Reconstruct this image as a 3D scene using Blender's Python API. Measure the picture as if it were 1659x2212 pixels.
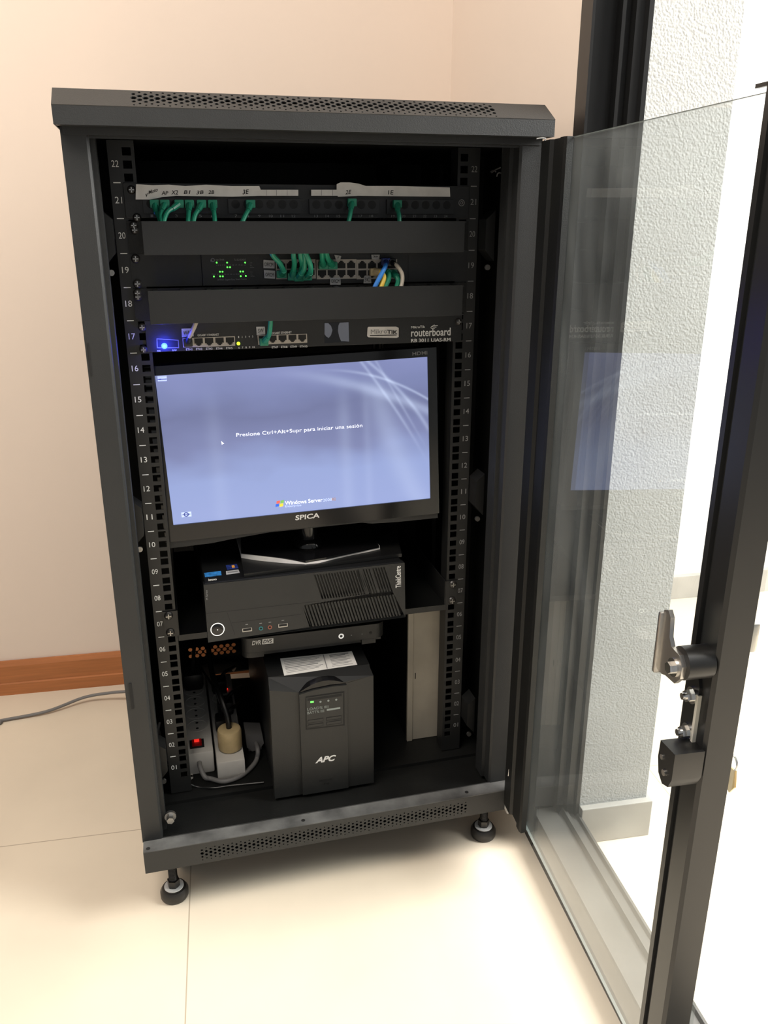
import bpy, bmesh, math, random
from mathutils import Matrix, Vector
random.seed(7)
for o in list(bpy.data.objects): bpy.data.objects.remove(o, do_unlink=True)
sc = bpy.context.scene
col = sc.collection
FL = 0.158            # floor level below rack-unit zero; everything is lifted by it at the end
# ---------------------------------------------------------------- camera
F_PX = 1812.115
CR = ((9.67733569e-01, -2.51975149e-01, 5.12607997e-04), (-8.29122411e-02, -3.20351783e-01, -9.43663232e-01), (2.37943899e-01, 9.13172086e-01, -3.30906999e-01))
CC = Vector((-0.20710659, -1.23223339, 0.89009775))
R0, R1, R2 = (Vector(r) for r in CR)
cd = bpy.data.cameras.new('camera'); cam = bpy.data.objects.new('camera', cd); col.objects.link(cam)
cd.sensor_fit = 'VERTICAL'; cd.sensor_height = 24; cd.sensor_width = 18; cd.lens = F_PX/2212*24
cd.clip_start = 0.02
cam.matrix_world = Matrix(((R0.x, -R1.x, -R2.x, CC.x), (R0.y, -R1.y, -R2.y, CC.y), (R0.z, -R1.z, -R2.z, CC.z+FL), (0, 0, 0, 1)))
sc.camera = cam
# ---------------------------------------------------------------- colour management
vs = sc.view_settings
vs.view_transform = 'Standard'; vs.look = 'None'; vs.exposure = 0.0; vs.gamma = 1.0; vs.use_curve_mapping = False
# ---------------------------------------------------------------- world and lights
w = bpy.data.worlds.new('room_ambient'); sc.world = w; w.use_nodes = True
w.node_tree.nodes['Background'].inputs[0].default_value = (0.96, 0.98, 1.0, 1)
w.node_tree.nodes['Background'].inputs[1].default_value = 0.34
AL = math.radians(-3.8)
EX = Vector((math.cos(AL), math.sin(AL), 0)); EY = Vector((-math.sin(AL), math.cos(AL), 0))
def room(u, v, z): return EX*u + EY*v + Vector((0, 0, z))
ROOM = Matrix.Rotation(AL, 4, 'Z')
def area(name, loc, target, sx, sy, power, color):
    ld = bpy.data.lights.new(name, 'AREA'); ld.shape = 'RECTANGLE'; ld.size = sx; ld.size_y = sy; ld.energy = power; ld.color = color
    o = bpy.data.objects.new(name, ld); col.objects.link(o); o.location = loc
    o.rotation_euler = (Vector(target)-Vector(loc)).to_track_quat('-Z', 'Y').to_euler(); return o
area('ceiling_light', room(-0.9, -0.7, 2.30), room(-0.4, 0.5, 0.5), 1.4, 0.9, 54, (1.0, 0.91, 0.82))
area('window_daylight', room(2.0, -0.62, 1.75), room(0.15, -0.72, -0.1), 1.3, 1.3, 175, (1.0, 0.985, 0.95))
area('far_room_daylight', room(1.9, 0.0, 2.25), room(1.3, 0.5, 0.0), 1.2, 0.9, 20, (1.0, 0.98, 0.96))

# ---------------------------------------------------------------- pixel rays onto real planes (calibrated from the rack-unit marks)
def ray(u, v): return (R0*((u-829.5)/F_PX) + R1*((v-1106)/F_PX) + R2)
def PX(u, v, x): d = ray(u, v); return CC + d*((x-CC.x)/d.x)
def PY(u, v, y): d = ray(u, v); return CC + d*((y-CC.y)/d.y)
def PZ(u, v, z): d = ray(u, v); return CC + d*((z-CC.z)/d.z)
def PM(u, v, M, yl=0.0):
    inv = M.inverted(); c = inv @ CC; d = inv.to_3x3() @ ray(u, v); return c + d*((yl-c.y)/d.y)
I4 = Matrix.Identity(4)

# ---------------------------------------------------------------- materials
def mat(name, c, rough=0.5, metal=0.0, var=0.06, vscale=18, bump=0.0, bscale=400, emit=0, coat=0, spec=0.5):
    m = bpy.data.materials.new(name); m.use_nodes = True; nt = m.node_tree; b = nt.nodes['Principled BSDF']
    tc = nt.nodes.new('ShaderNodeTexCoord'); n = nt.nodes.new('ShaderNodeTexNoise'); n.inputs['Scale'].default_value = vscale; n.inputs['Detail'].default_value = 4
    nt.links.new(tc.outputs['Object'], n.inputs['Vector'])
    r = nt.nodes.new('ShaderNodeValToRGB'); e = r.color_ramp.elements
    e[0].position = 0.3; e[1].position = 0.7
    e[0].color = tuple(max(0, x*(1-var)) for x in c)+(1,); e[1].color = tuple(min(1, x*(1+var)) for x in c)+(1,)
    nt.links.new(n.outputs['Fac'], r.inputs[0]); nt.links.new(r.outputs[0], b.inputs['Base Color'])
    b.inputs['Roughness'].default_value = rough; b.inputs['Metallic'].default_value = metal
    b.inputs['Specular IOR Level'].default_value = spec
    if coat: b.inputs['Coat Weight'].default_value = coat; b.inputs['Coat Roughness'].default_value = 0.08
    if emit: b.inputs['Emission Color'].default_value = tuple(c)+(1,); b.inputs['Emission Strength'].default_value = emit
    if bump:
        n2 = nt.nodes.new('ShaderNodeTexNoise'); n2.inputs['Scale'].default_value = bscale; n2.inputs['Detail'].default_value = 3
        nt.links.new(tc.outputs['Object'], n2.inputs['Vector'])
        bp = nt.nodes.new('ShaderNodeBump'); bp.inputs['Strength'].default_value = bump; bp.inputs['Distance'].default_value = 0.001
        nt.links.new(n2.outputs['Fac'], bp.inputs['Height']); nt.links.new(bp.outputs[0], b.inputs['Normal'])
    return m
def srgb(r, g, b): return tuple(((x/255+0.055)/1.055)**2.4 if x > 10.3 else x/255/12.92 for x in (r, g, b))
K = {}
K['powder'] = mat('black_powder_coat', (0.0165, 0.0172, 0.0172), 0.48, var=0.08, bump=0.25, bscale=900, spec=0.45)
K['inner'] = mat('black_inner_steel', (0.0045, 0.0048, 0.0045), 0.5, var=0.2, bump=0.2, bscale=700, spec=0.35)
K['rail'] = mat('dark_rail_steel', (0.0095, 0.0097, 0.0095), 0.42, var=0.1)
K['panel'] = mat('black_panel_paint', (0.0055, 0.0058, 0.006), 0.45, var=0.1, bump=0.15, bscale=900, spec=0.5)
K['plastic'] = mat('black_plastic', (0.006, 0.0062, 0.0062), 0.4, var=0.12)
K['matte'] = mat('matte_charcoal_plastic', (0.0135, 0.0138, 0.013), 0.45, var=0.1, bump=0.3, bscale=1500)
K['gloss'] = mat('glossy_black_plastic', (0.005, 0.005, 0.0055), 0.12, var=0.1)
K['hole'] = mat('socket_black', (0.003, 0.003, 0.003), 0.7)
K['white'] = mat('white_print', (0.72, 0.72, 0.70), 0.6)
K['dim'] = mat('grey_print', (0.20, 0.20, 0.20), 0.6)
K['paper'] = mat('off_white_paper', (0.62, 0.60, 0.57), 0.8, var=0.08, vscale=60)
K['ink'] = mat('dark_ink', (0.015, 0.014, 0.014), 0.8)
K['green'] = mat('green_cable_jacket', (0.010, 0.200, 0.115), 0.42, var=0.18, vscale=40)
K['blue'] = mat('blue_cable_jacket', (0.03, 0.20, 0.62), 0.4)
K['yellow'] = mat('yellow_cable_jacket', (0.75, 0.50, 0.05), 0.4)
K['beigec'] = mat('beige_cable_jacket', (0.42, 0.37, 0.30), 0.5)
K['greyc'] = mat('grey_cable_jacket', (0.16, 0.155, 0.15), 0.5)
K['port'] = mat('ivory_port_plastic', (0.42, 0.38, 0.33), 0.5)
K['silver'] = mat('bright_zinc', (0.75, 0.75, 0.74), 0.22, metal=1.0)
K['nickel'] = mat('satin_nickel', (0.50, 0.49, 0.47), 0.35, metal=1.0, bump=0.2, bscale=300)
K['stripw'] = mat('white_power_strip_plastic', (0.56, 0.54, 0.50), 0.45, var=0.08)
K['yplug'] = mat('aged_cream_plastic', (0.55, 0.42, 0.22), 0.5, var=0.12, vscale=50)
K['beige'] = mat('beige_case_paint', (0.34, 0.305, 0.245), 0.5, var=0.12, vscale=14)
K['rubber'] = mat('dark_rubber', (0.020, 0.018, 0.016), 0.35)
K['brass'] = mat('worn_brass', (0.55, 0.42, 0.22), 0.35, metal=1.0)
K['copper'] = mat('copper_lug', (0.55, 0.22, 0.08), 0.45, metal=0.6)
K['ylabel'] = mat('yellow_label', (0.62, 0.48, 0.06), 0.6)
K['cream'] = mat('cream_foam_strip', (0.60, 0.58, 0.50), 0.7)
K['ledg'] = mat('green_led', (0.10, 1.0, 0.08), 0.4, emit=2.2)
K['ledy'] = mat('lime_led', (0.45, 1.0, 0.02), 0.4, emit=3.0)
K['ledb'] = mat('blue_led', (0.03, 0.08, 1.0), 0.4, emit=9)
K['ledr'] = mat('red_neon_switch', (1.0, 0.03, 0.02), 0.3, emit=0.8)
K['ledrd'] = mat('red_switch_body', (0.35, 0.01, 0.01), 0.25)
K['ledw'] = mat('lit_white_ring', (0.95, 0.93, 0.88), 0.4, emit=0.55)
K['lcd'] = mat('grey_lcd_text', (0.22, 0.25, 0.24), 0.5)
K['jackg'] = mat('teal_jack', (0.02, 0.16, 0.17), 0.4)
K['jackp'] = mat('salmon_jack', (0.25, 0.08, 0.05), 0.4)
K['stkb'] = mat('blue_sticker', (0.04, 0.24, 0.60), 0.4, var=0.6, vscale=120)
K['stkn'] = mat('navy_sticker', (0.02, 0.04, 0.20), 0.4, var=0.6, vscale=200)
K['stkw'] = mat('silver_sticker', (0.42, 0.42, 0.42), 0.5)
K['orange'] = mat('orange_patch', (0.8, 0.35, 0.05), 0.5)
K['film'] = mat('greyish_blue_film', (0.16, 0.18, 0.24), 0.35)
K['dust'] = mat('dusty_powder_coat', (0.085, 0.085, 0.083), 0.7, var=0.55, vscale=22)

def wood():
    m = mat('reddish_brown_wood', srgb(172, 108, 62), 0.35, var=0.14, vscale=6, bump=0.2, bscale=60, spec=0.5)
    mp = m.node_tree.nodes.new('ShaderNodeMapping'); mp.inputs['Scale'].default_value = (1.2, 1, 26)
    nt = m.node_tree; n = [x for x in nt.nodes if x.type == 'TEX_NOISE'][0]; tc = [x for x in nt.nodes if x.type == 'TEX_COORD'][0]
    nt.links.new(tc.outputs['Object'], mp.inputs[0]); nt.links.new(mp.outputs[0], n.inputs['Vector']); return m
K['wood'] = wood()
K['wallp'] = mat('blush_wall_paint', (0.745, 0.635, 0.545), 0.75, var=0.015, vscale=2, bump=0.1, bscale=90)
K['walls'] = mat('white_wall_paint', (0.80, 0.79, 0.775), 0.8, var=0.03, vscale=4)
K['ceil'] = mat('white_ceiling_paint', (0.8, 0.78, 0.74), 0.9)
K['skirt'] = mat('grey_concrete_skirting', (0.40, 0.385, 0.355), 0.55, var=0.16, vscale=9)
K['alu'] = mat('black_aluminium', (0.008, 0.008, 0.008), 0.32, var=0.15, vscale=8, spec=0.4)
K['sillmetal'] = mat('dusty_dark_aluminium', (0.09, 0.088, 0.082), 0.38, var=0.2, vscale=10)
K['door'] = mat('door_black_enamel', (0.011, 0.0115, 0.0115), 0.33, var=0.08, vscale=9)

def stucco():
    m = mat('coarse_grey_stucco', (0.40, 0.41, 0.405), 0.85, var=0.06, vscale=7)
    nt = m.node_tree; b = nt.nodes['Principled BSDF']; tc = [x for x in nt.nodes if x.type == 'TEX_COORD'][0]
    v = nt.nodes.new('ShaderNodeTexVoronoi'); v.inputs['Scale'].default_value = 330; v.feature = 'SMOOTH_F1'
    n = nt.nodes.new('ShaderNodeTexNoise'); n.inputs['Scale'].default_value = 210; n.inputs['Detail'].default_value = 3
    ad = nt.nodes.new('ShaderNodeMath'); ad.operation = 'SUBTRACT'
    bp = nt.nodes.new('ShaderNodeBump'); bp.inputs['Strength'].default_value = 0.6; bp.inputs['Distance'].default_value = 0.0016
    nt.links.new(tc.outputs['Object'], v.inputs['Vector']); nt.links.new(tc.outputs['Object'], n.inputs['Vector'])
    nt.links.new(n.outputs['Fac'], ad.inputs[0]); nt.links.new(v.outputs['Distance'], ad.inputs[1])
    nt.links.new(ad.outputs[0], bp.inputs['Height']); nt.links.new(bp.outputs[0], b.inputs['Normal']); return m
K['stucco'] = stucco()

def tiles():
    m = mat('cream_porcelain_floor', (0.67, 0.59, 0.475), 0.32, var=0.07, vscale=3.0, spec=0.4)
    nt = m.node_tree; b = nt.nodes['Principled BSDF']; tc = [x for x in nt.nodes if x.type == 'TEX_COORD'][0]; rp = [x for x in nt.nodes if x.type == 'VALTORGB'][0]
    mp = nt.nodes.new('ShaderNodeMapping'); mp.vector_type = 'POINT'; mp.inputs['Rotation'].default_value = (0, 0, -AL); mp.inputs['Location'].default_value = (0.233, -0.064, 0)
    sp = nt.nodes.new('ShaderNodeSeparateXYZ'); gp_ = nt.nodes.new('ShaderNodeNewGeometry'); nt.links.new(gp_.outputs['Position'], mp.inputs[0]); nt.links.new(mp.outputs[0], sp.inputs[0])
    def near(sock):
        d = nt.nodes.new('ShaderNodeMath'); d.operation = 'DIVIDE'; d.inputs[1].default_value = 0.9; nt.links.new(sock, d.inputs[0])
        r = nt.nodes.new('ShaderNodeMath'); r.operation = 'ROUND'; nt.links.new(d.outputs[0], r.inputs[0])
        s = nt.nodes.new('ShaderNodeMath'); s.operation = 'SUBTRACT'; nt.links.new(d.outputs[0], s.inputs[0]); nt.links.new(r.outputs[0], s.inputs[1])
        a = nt.nodes.new('ShaderNodeMath'); a.operation = 'ABSOLUTE'; nt.links.new(s.outputs[0], a.inputs[0])
        l = nt.nodes.new('ShaderNodeMath'); l.operation = 'LESS_THAN'; l.inputs[1].default_value = 0.0011; nt.links.new(a.outputs[0], l.inputs[0]); return l.outputs[0]
    mx = nt.nodes.new('ShaderNodeMath'); mx.operation = 'MAXIMUM'; nt.links.new(near(sp.outputs[0]), mx.inputs[0]); nt.links.new(near(sp.outputs[1]), mx.inputs[1])
    sc_ = nt.nodes.new('ShaderNodeMath'); sc_.operation = 'MULTIPLY'; sc_.inputs[1].default_value = 0.62; nt.links.new(mx.outputs[0], sc_.inputs[0])
    mix = nt.nodes.new('ShaderNodeMix'); mix.data_type = 'RGBA'; nt.links.new(sc_.outputs[0], mix.inputs[0]); nt.links.new(rp.outputs[0], mix.inputs[6]); mix.inputs[7].default_value = (0.25, 0.19, 0.13, 1)
    nt.links.new(mix.outputs[2], b.inputs['Base Color']); return m
K['floor'] = tiles()

def glass():
    m = bpy.data.materials.new('door_glass'); m.use_nodes = True; nt = m.node_tree; N = nt.nodes; L = nt.links
    N.remove(N['Principled BSDF']); out = N['Material Output']
    tr = N.new('ShaderNodeBsdfTransparent'); tr.inputs[0].default_value = (0.935, 0.95, 0.945, 1)
    gl = N.new('ShaderNodeBsdfGlossy'); gl.inputs['Roughness'].default_value = 0.015; gl.inputs[0].default_value = (1, 1, 1, 1)
    df = N.new('ShaderNodeBsdfDiffuse'); df.inputs[0].default_value = (0.62, 0.66, 0.66, 1)
    fr = N.new('ShaderNodeFresnel'); ge = N.new('ShaderNodeNewGeometry')
    ir = N.new('ShaderNodeMapRange'); ir.inputs['To Min'].default_value = 1.5; ir.inputs['To Max'].default_value = 1/1.5; L.new(ge.outputs['Backfacing'], ir.inputs['Value']); L.new(ir.outputs[0], fr.inputs[0])
    m1 = N.new('ShaderNodeMixShader'); L.new(fr.outputs[0], m1.inputs[0]); L.new(tr.outputs[0], m1.inputs[1]); L.new(gl.outputs[0], m1.inputs[2])
    tc = N.new('ShaderNodeTexCoord'); n = N.new('ShaderNodeTexNoise'); n.inputs['Scale'].default_value = 7; n.inputs['Detail'].default_value = 6; n.inputs['Distortion'].default_value = 1.6
    mp = N.new('ShaderNodeMapping'); mp.inputs['Scale'].default_value = (1, 1, 0.45); L.new(tc.outputs['Object'], mp.inputs[0]); L.new(mp.outputs[0], n.inputs['Vector'])
    mr = N.new('ShaderNodeMapRange'); mr.inputs['From Min'].default_value = 0.35; mr.inputs['From Max'].default_value = 0.75; mr.inputs['To Min'].default_value = 0.025; mr.inputs['To Max'].default_value = 0.085
    L.new(n.outputs['Fac'], mr.inputs['Value'])
    m2 = N.new('ShaderNodeMixShader'); L.new(mr.outputs[0], m2.inputs[0]); L.new(m1.outputs[0], m2.inputs[1]); L.new(df.outputs[0], m2.inputs[2])
    L.new(m2.outputs[0], out.inputs[0]); return m
K['glass'] = glass()
K['glassedge'] = mat('green_grey_glass_edge', (0.13, 0.15, 0.145), 0.2)

def screen_mat():
    m = bpy.data.materials.new('lit_screen'); m.use_nodes = True; nt = m.node_tree; N = nt.nodes; L = nt.links
    b = N['Principled BSDF']; b.inputs['Base Color'].default_value = (0.01, 0.01, 0.012, 1); b.inputs['Roughness'].default_value = 0.35
    uv = N.new('ShaderNodeUVMap'); sp = N.new('ShaderNodeSeparateXYZ'); L.new(uv.outputs[0], sp.inputs[0]); U, V = sp.outputs[0], sp.outputs[1]
    def mth(op, a, b_=None, c=None):
        x = N.new('ShaderNodeMath'); x.operation = op
        for i, q in enumerate((a, b_, c)):
            if q is None: continue
            if isinstance(q, (int, float)): x.inputs[i].default_value = q
            else: L.new(q, x.inputs[i])
        return x.outputs[0]
    def quad(x, p):      # quadratic through three (x, y) points
        (a, fa), (b2, fb), (c, fc) = p
        d1 = (fb-fa)/(b2-a); d2 = ((fc-fb)/(c-b2)-d1)/(c-a)
        C2 = d2; C1 = d1-d2*(a+b2); C0_ = fa-d1*a+d2*a*b2
        return mth('ADD', mth('MULTIPLY', mth('ADD', mth('MULTIPLY', x, C2), C1), x), C0_)
    def gauss(d, wd): q = mth('DIVIDE', d, wd); return mth('EXPONENT', mth('MULTIPLY', mth('MULTIPLY', q, q), -1.0))
    def ramp(x, a, b_): 
        r = N.new('ShaderNodeMapRange'); r.interpolation_type = 'SMOOTHSTEP'; L.new(x, r.inputs['Value']); r.inputs['From Min'].default_value = a; r.inputs['From Max'].default_value = b_; return r.outputs[0]
    terms = []
    def add(t, k): terms.append(mth('MULTIPLY', t, k))
    add(mth('MULTIPLY', gauss(mth('SUBTRACT', V, quad(U, [(0.54, 0.93), (0.80, 0.79), (1.0, 0.63)])), 0.035), ramp(U, 0.35, 0.8)), 0.34)
    add(mth('MULTIPLY', gauss(mth('SUBTRACT', V, quad(U, [(0.72, 0.93), (0.87, 0.84), (1.0, 0.71)])), 0.010), ramp(U, 0.55, 0.85)), 0.42)
    add(mth('MULTIPLY', gauss(mth('SUBTRACT', U, quad(V, [(0.98, 0.78), (0.76, 0.90), (0.46, 1.01)])), 0.009), ramp(V, 0.35, 0.6)), 0.32)
    add(mth('MULTIPLY', gauss(mth('SUBTRACT', U, quad(V, [(0.80, 0.82), (0.6, 0.89), (0.36, 0.965)])), 0.007), ramp(V, 0.2, 0.7)), 0.30)
    add(mth('MULTIPLY', gauss(mth('SUBTRACT', U, quad(V, [(0.80, 0.86), (0.6, 0.92), (0.40, 0.98)])), 0.006), ramp(V, 0.3, 0.7)), 0.2)
    add(mth('MULTIPLY', gauss(mth('SUBTRACT', U, quad(V, [(0.9, 0.79), (0.5, 0.84), (0.2, 0.90)])), 0.045), mth('SUBTRACT', 1.0, ramp(V, 0.75, 0.95))), 0.22)
    add(mth('MULTIPLY', gauss(mth('SUBTRACT', U, 0.67), 0.025), mth('SUBTRACT', 1.0, ramp(V, 0.6, 0.95))), 0.14)
    add(mth('MULTIPLY', gauss(mth('SUBTRACT', U, 0.755), 0.015), mth('SUBTRACT', 1.0, ramp(V, 0.6, 0.95))), 0.10)
    add(mth('MULTIPLY', gauss(mth('SUBTRACT', U, 0.185), 0.03), mth('SUBTRACT', 1.0, ramp(V, 0.5, 1.0))), 0.10)
    tot = terms[0]
    for t in terms[1:]: tot = mth('ADD', tot, t)
    n = N.new('ShaderNodeTexNoise'); n.inputs['Scale'].default_value = 3.2; n.inputs['Detail'].default_value = 2; L.new(uv.outputs[0], n.inputs['Vector'])
    base = N.new('ShaderNodeValToRGB'); e = base.color_ramp.elements
    vv = mth('ADD', V, mth('MULTIPLY', mth('SUBTRACT', n.outputs['Fac'], 0.5), 0.35)); L.new(vv, base.inputs[0])
    e[0].position = 0.0; e[0].color = srgb(156, 171, 222)+(1,); e[1].position = 1.0; e[1].color = srgb(134, 142, 190)+(1,)
    for p, c in ((0.28, (152, 168, 218)), (0.5, (126, 134, 178)), (0.7, (112, 119, 160)), (0.85, (124, 133, 178))):
        q = e.new(p); q.color = srgb(*c)+(1,)
    mix = N.new('ShaderNodeMix'); mix.data_type = 'RGBA'; L.new(tot, mix.inputs[0]); L.new(base.outputs[0], mix.inputs[6]); mix.inputs[7].default_value = srgb(208, 222, 255)+(1,)
    L.new(mix.outputs[2], b.inputs['Emission Color']); b.inputs['Emission Strength'].default_value = 1.0
    return m
K['screen'] = screen_mat()
K['scrtext'] = mat('screen_white_text', (0.80, 0.84, 1.0), 0.5, emit=0.85)
K['scrdim'] = mat('screen_pale_text', (0.50, 0.60, 0.95), 0.5, emit=0.7)
K['scrred'] = mat('screen_red', srgb(205, 90, 80), 0.5, emit=0.8); K['scrgrn'] = mat('screen_green', srgb(110, 165, 80), 0.5, emit=0.8)
K['scrblu'] = mat('screen_blue', srgb(40, 90, 200), 0.5, emit=0.8); K['scryel'] = mat('screen_yellow', srgb(225, 190, 60), 0.5, emit=0.8)
K['scrnavy'] = mat('screen_navy', srgb(50, 62, 130), 0.5, emit=0.6)

# ---------------------------------------------------------------- mesh builder
class MB:
    def __init__(s): s.bm = bmesh.new()
    def add(s, verts, faces, xf=None):
        vs_ = [s.bm.verts.new((xf @ Vector(v)) if xf is not None else Vector(v)) for v in verts]
        for f in faces:
            try: s.bm.faces.new([vs_[i] for i in f])
            except ValueError: pass
        return s
    def box(s, x0, x1, y0, y1, z0, z1, xf=None, bev=0):
        if bev <= 0:
            v = [(x0, y0, z0), (x1, y0, z0), (x1, y1, z0), (x0, y1, z0), (x0, y0, z1), (x1, y0, z1), (x1, y1, z1), (x0, y1, z1)]
            return s.add(v, [(0, 3, 2, 1), (4, 5, 6, 7), (0, 1, 5, 4), (1, 2, 6, 5), (2, 3, 7, 6), (3, 0, 4, 7)], xf)
        t = bmesh.new(); bmesh.ops.create_cube(t, size=1)
        for v in t.verts: v.co = Vector(((x0+x1)/2+v.co.x*(x1-x0), (y0+y1)/2+v.co.y*(y1-y0), (z0+z1)/2+v.co.z*(z1-z0)))
        bmesh.ops.bevel(t, geom=t.edges[:], offset=bev, segments=2, profile=0.6, affect='EDGES')
        return s.merge(t, xf)
    def merge(s, t, xf=None):
        t.verts.index_update(); s.add([tuple(v.co) for v in t.verts], [[v.index for v in f.verts] for f in t.faces], xf); t.free(); return s
    def prism(s, pts, a, b, axis='y', xf=None):
        n = len(pts)
        def V(p, h): return {'y': (p[0], h, p[1]), 'z': (p[0], p[1], h), 'x': (h, p[0], p[1])}[axis]
        v = [V(p, a) for p in pts]+[V(p, b) for p in pts]
        return s.add(v, [list(range(n))[::-1], list(range(n, 2*n))]+[(i, (i+1) % n, n+(i+1) % n, n+i) for i in range(n)], xf)
    def cyl(s, p, q, r, r2=None, n=20, xf=None, caps=True):
        p, q = Vector(p), Vector(q); r2 = r if r2 is None else r2; d = (q-p).normalized(); a = d.orthogonal().normalized(); b = d.cross(a)
        v = [p+(a*math.cos(2*math.pi*i/n)+b*math.sin(2*math.pi*i/n))*r for i in range(n)]+[q+(a*math.cos(2*math.pi*i/n)+b*math.sin(2*math.pi*i/n))*r2 for i in range(n)]
        f = [(i, (i+1) % n, n+(i+1) % n, n+i) for i in range(n)]
        if caps: f += [list(range(n))[::-1], list(range(n, 2*n))]
        return s.add(v, f, xf)
    def lathe(s, prof, c, n=28, ax='z', xf=None):
        v = []; 
        for r, h in prof:
            for i in range(n):
                a = 2*math.pi*i/n; x, y = r*math.cos(a), r*math.sin(a)
                v.append({'z': (c[0]+x, c[1]+y, c[2]+h), 'y': (c[0]+x, c[1]+h, c[2]+y), 'x': (c[0]+h, c[1]+x, c[2]+y)}[ax])
        f = []
        for k in range(len(prof)-1):
            for i in range(n): f.append((k*n+i, k*n+(i+1) % n, (k+1)*n+(i+1) % n, (k+1)*n+i))
        f.append(list(range(n))[::-1]); f.append([(len(prof)-1)*n+i for i in range(n)])
        return s.add(v, f, xf)
    def torus(s, c, R, r, ax='y', n=28, m=8, xf=None):
        v = []; f = []
        for i in range(n):
            a = 2*math.pi*i/n
            for j in range(m):
                b = 2*math.pi*j/m; q = R+r*math.cos(b); x, y, h = q*math.cos(a), q*math.sin(a), r*math.sin(b)
                v.append({'z': (c[0]+x, c[1]+y, c[2]+h), 'y': (c[0]+x, c[1]+h, c[2]+y), 'x': (c[0]+h, c[1]+x, c[2]+y)}[ax])
                f.append((i*m+j, ((i+1) % n)*m+j, ((i+1) % n)*m+(j+1) % m, i*m+(j+1) % m))
        return s.add(v, f, xf)
    def tube(s, pts, r, n=10, sub=6, xf=None):
        P = [Vector(p) for p in pts]
        if len(P) > 2:
            Q = []
            E_ = [P[0]*2-P[1]]+P+[P[-1]*2-P[-2]]
            for i in range(1, len(E_)-2):
                a, b, c, d = E_[i-1:i+3]
                for k in range(sub):
                    t = k/sub; Q.append(0.5*((2*b)+(c-a)*t+(2*a-5*b+4*c-d)*t*t+(3*b-a-3*c+d)*t**3))
            Q.append(P[-1]); P = Q
        v = []; f = []; prev = None
        for i, p in enumerate(P):
            t = (P[min(i+1, len(P)-1)]-P[max(i-1, 0)]).normalized()
            a = t.orthogonal().normalized() if prev is None else (prev-t*prev.dot(t)).normalized()
            prev = a; b = t.cross(a); rr = r[0]+(r[1]-r[0])*i/(len(P)-1) if isinstance(r, tuple) else r
            v += [p+(a*math.cos(2*math.pi*k/n)+b*math.sin(2*math.pi*k/n))*rr for k in range(n)]
        for i in range(len(P)-1):
            for k in range(n): f.append((i*n+k, i*n+(k+1) % n, (i+1)*n+(k+1) % n, (i+1)*n+k))
        f.append(list(range(n))[::-1]); f.append([(len(P)-1)*n+k for k in range(n)])
        return s.add(v, f, xf)

def curve_mesh(cu, xf):
    o = bpy.data.objects.new('tmp', cu); me = bpy.data.meshes.new_from_object(o); bpy.data.objects.remove(o); bpy.data.curves.remove(cu)
    t = bmesh.new(); t.from_mesh(me); bpy.data.meshes.remove(me)
    return t
def plate(mb, outlines, holes, thick, xf):
    """flat sheet with real holes: outlines = polygons in local XY, holes = (x, y, r); xf maps local XY/Z to the world"""
    cu = bpy.data.curves.new('t', 'CURVE'); cu.dimensions = '2D'; cu.fill_mode = 'BOTH'; cu.extrude = thick/2
    polys = list(outlines)+[[(x+r*math.cos(k*math.pi/4+0.39), y+r*math.sin(k*math.pi/4+0.39)) for k in range(8)] for x, y, r in holes]
    for p in polys:
        s = cu.splines.new('POLY'); s.points.add(len(p)-1); s.use_cyclic_u = True
        for q, (x, y) in zip(s.points, p): q.co = (x, y, 0, 1)
    return mb.merge(curve_mesh(cu, xf), xf)
def text_bm(body, w, h, shear=0, bold=0, depth=0.0002):
    cu = bpy.data.curves.new('t', 'FONT'); cu.body = body; cu.size = 1; cu.shear = shear; cu.offset = bold; cu.extrude = 0.01; cu.resolution_u = 3
    t = curve_mesh(cu, None)
    if not t.verts: return t
    xs = [v.co.x for v in t.verts]; ys = [v.co.y for v in t.verts]; x0, x1, y0, y1 = min(xs), max(xs), min(ys), max(ys)
    for v in t.verts: v.co = Vector(((v.co.x-x0)/(x1-x0)*w, (v.co.y-y0)/(y1-y0)*h, v.co.z/0.01*depth/2))
    return t
def fmat(origin, right, up):
    right = Vector(right).normalized(); up = Vector(up).normalized(); n = right.cross(up); o = Vector(origin)
    return Matrix(((right.x, up.x, n.x, o.x), (right.y, up.y, n.y, o.y), (right.z, up.z, n.z, o.z), (0, 0, 0, 1)))
def T(mb, body, u0, v0, u1, v1, hpx, M=I4, yl=0.0, **k):
    """lettering on the local XZ plane y=yl of M: baseline from pixel (u0,v0) to (u1,v1), height hpx pixels"""
    a = PM(u0, v0, M, yl); b = PM(u1, v1, M, yl); c = PM(u0, v0-hpx, M, yl)
    mb.merge(text_bm(body, (b-a).length, (c-a).length, **k), M @ fmat(a+Vector((0, -0.0002, 0)), b-a, (0, 0, 1))); return mb
def TX(mb, body, x, z, w, h, M=I4, yl=0.0, **k):
    return mb.merge(text_bm(body, w, h, **k), M @ fmat((x, yl-0.0002, z), (1, 0, 0), (0, 0, 1)))
def Q(mb, pts, M=I4, yl=0.0, t=0.0006):
    """thin slab on the local XZ plane y=yl of M with the given pixel corners"""
    p = [PM(u, v, M, yl) for u, v in pts]; n = len(p)
    v = [M @ Vector((q.x, yl-t, q.z)) for q in p]+[M @ Vector((q.x, yl, q.z)) for q in p]
    return mb.add(v, [list(range(n)), list(range(n, 2*n))[::-1]]+[(i, n+i, n+(i+1) % n, (i+1) % n) for i in range(n)])
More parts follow.
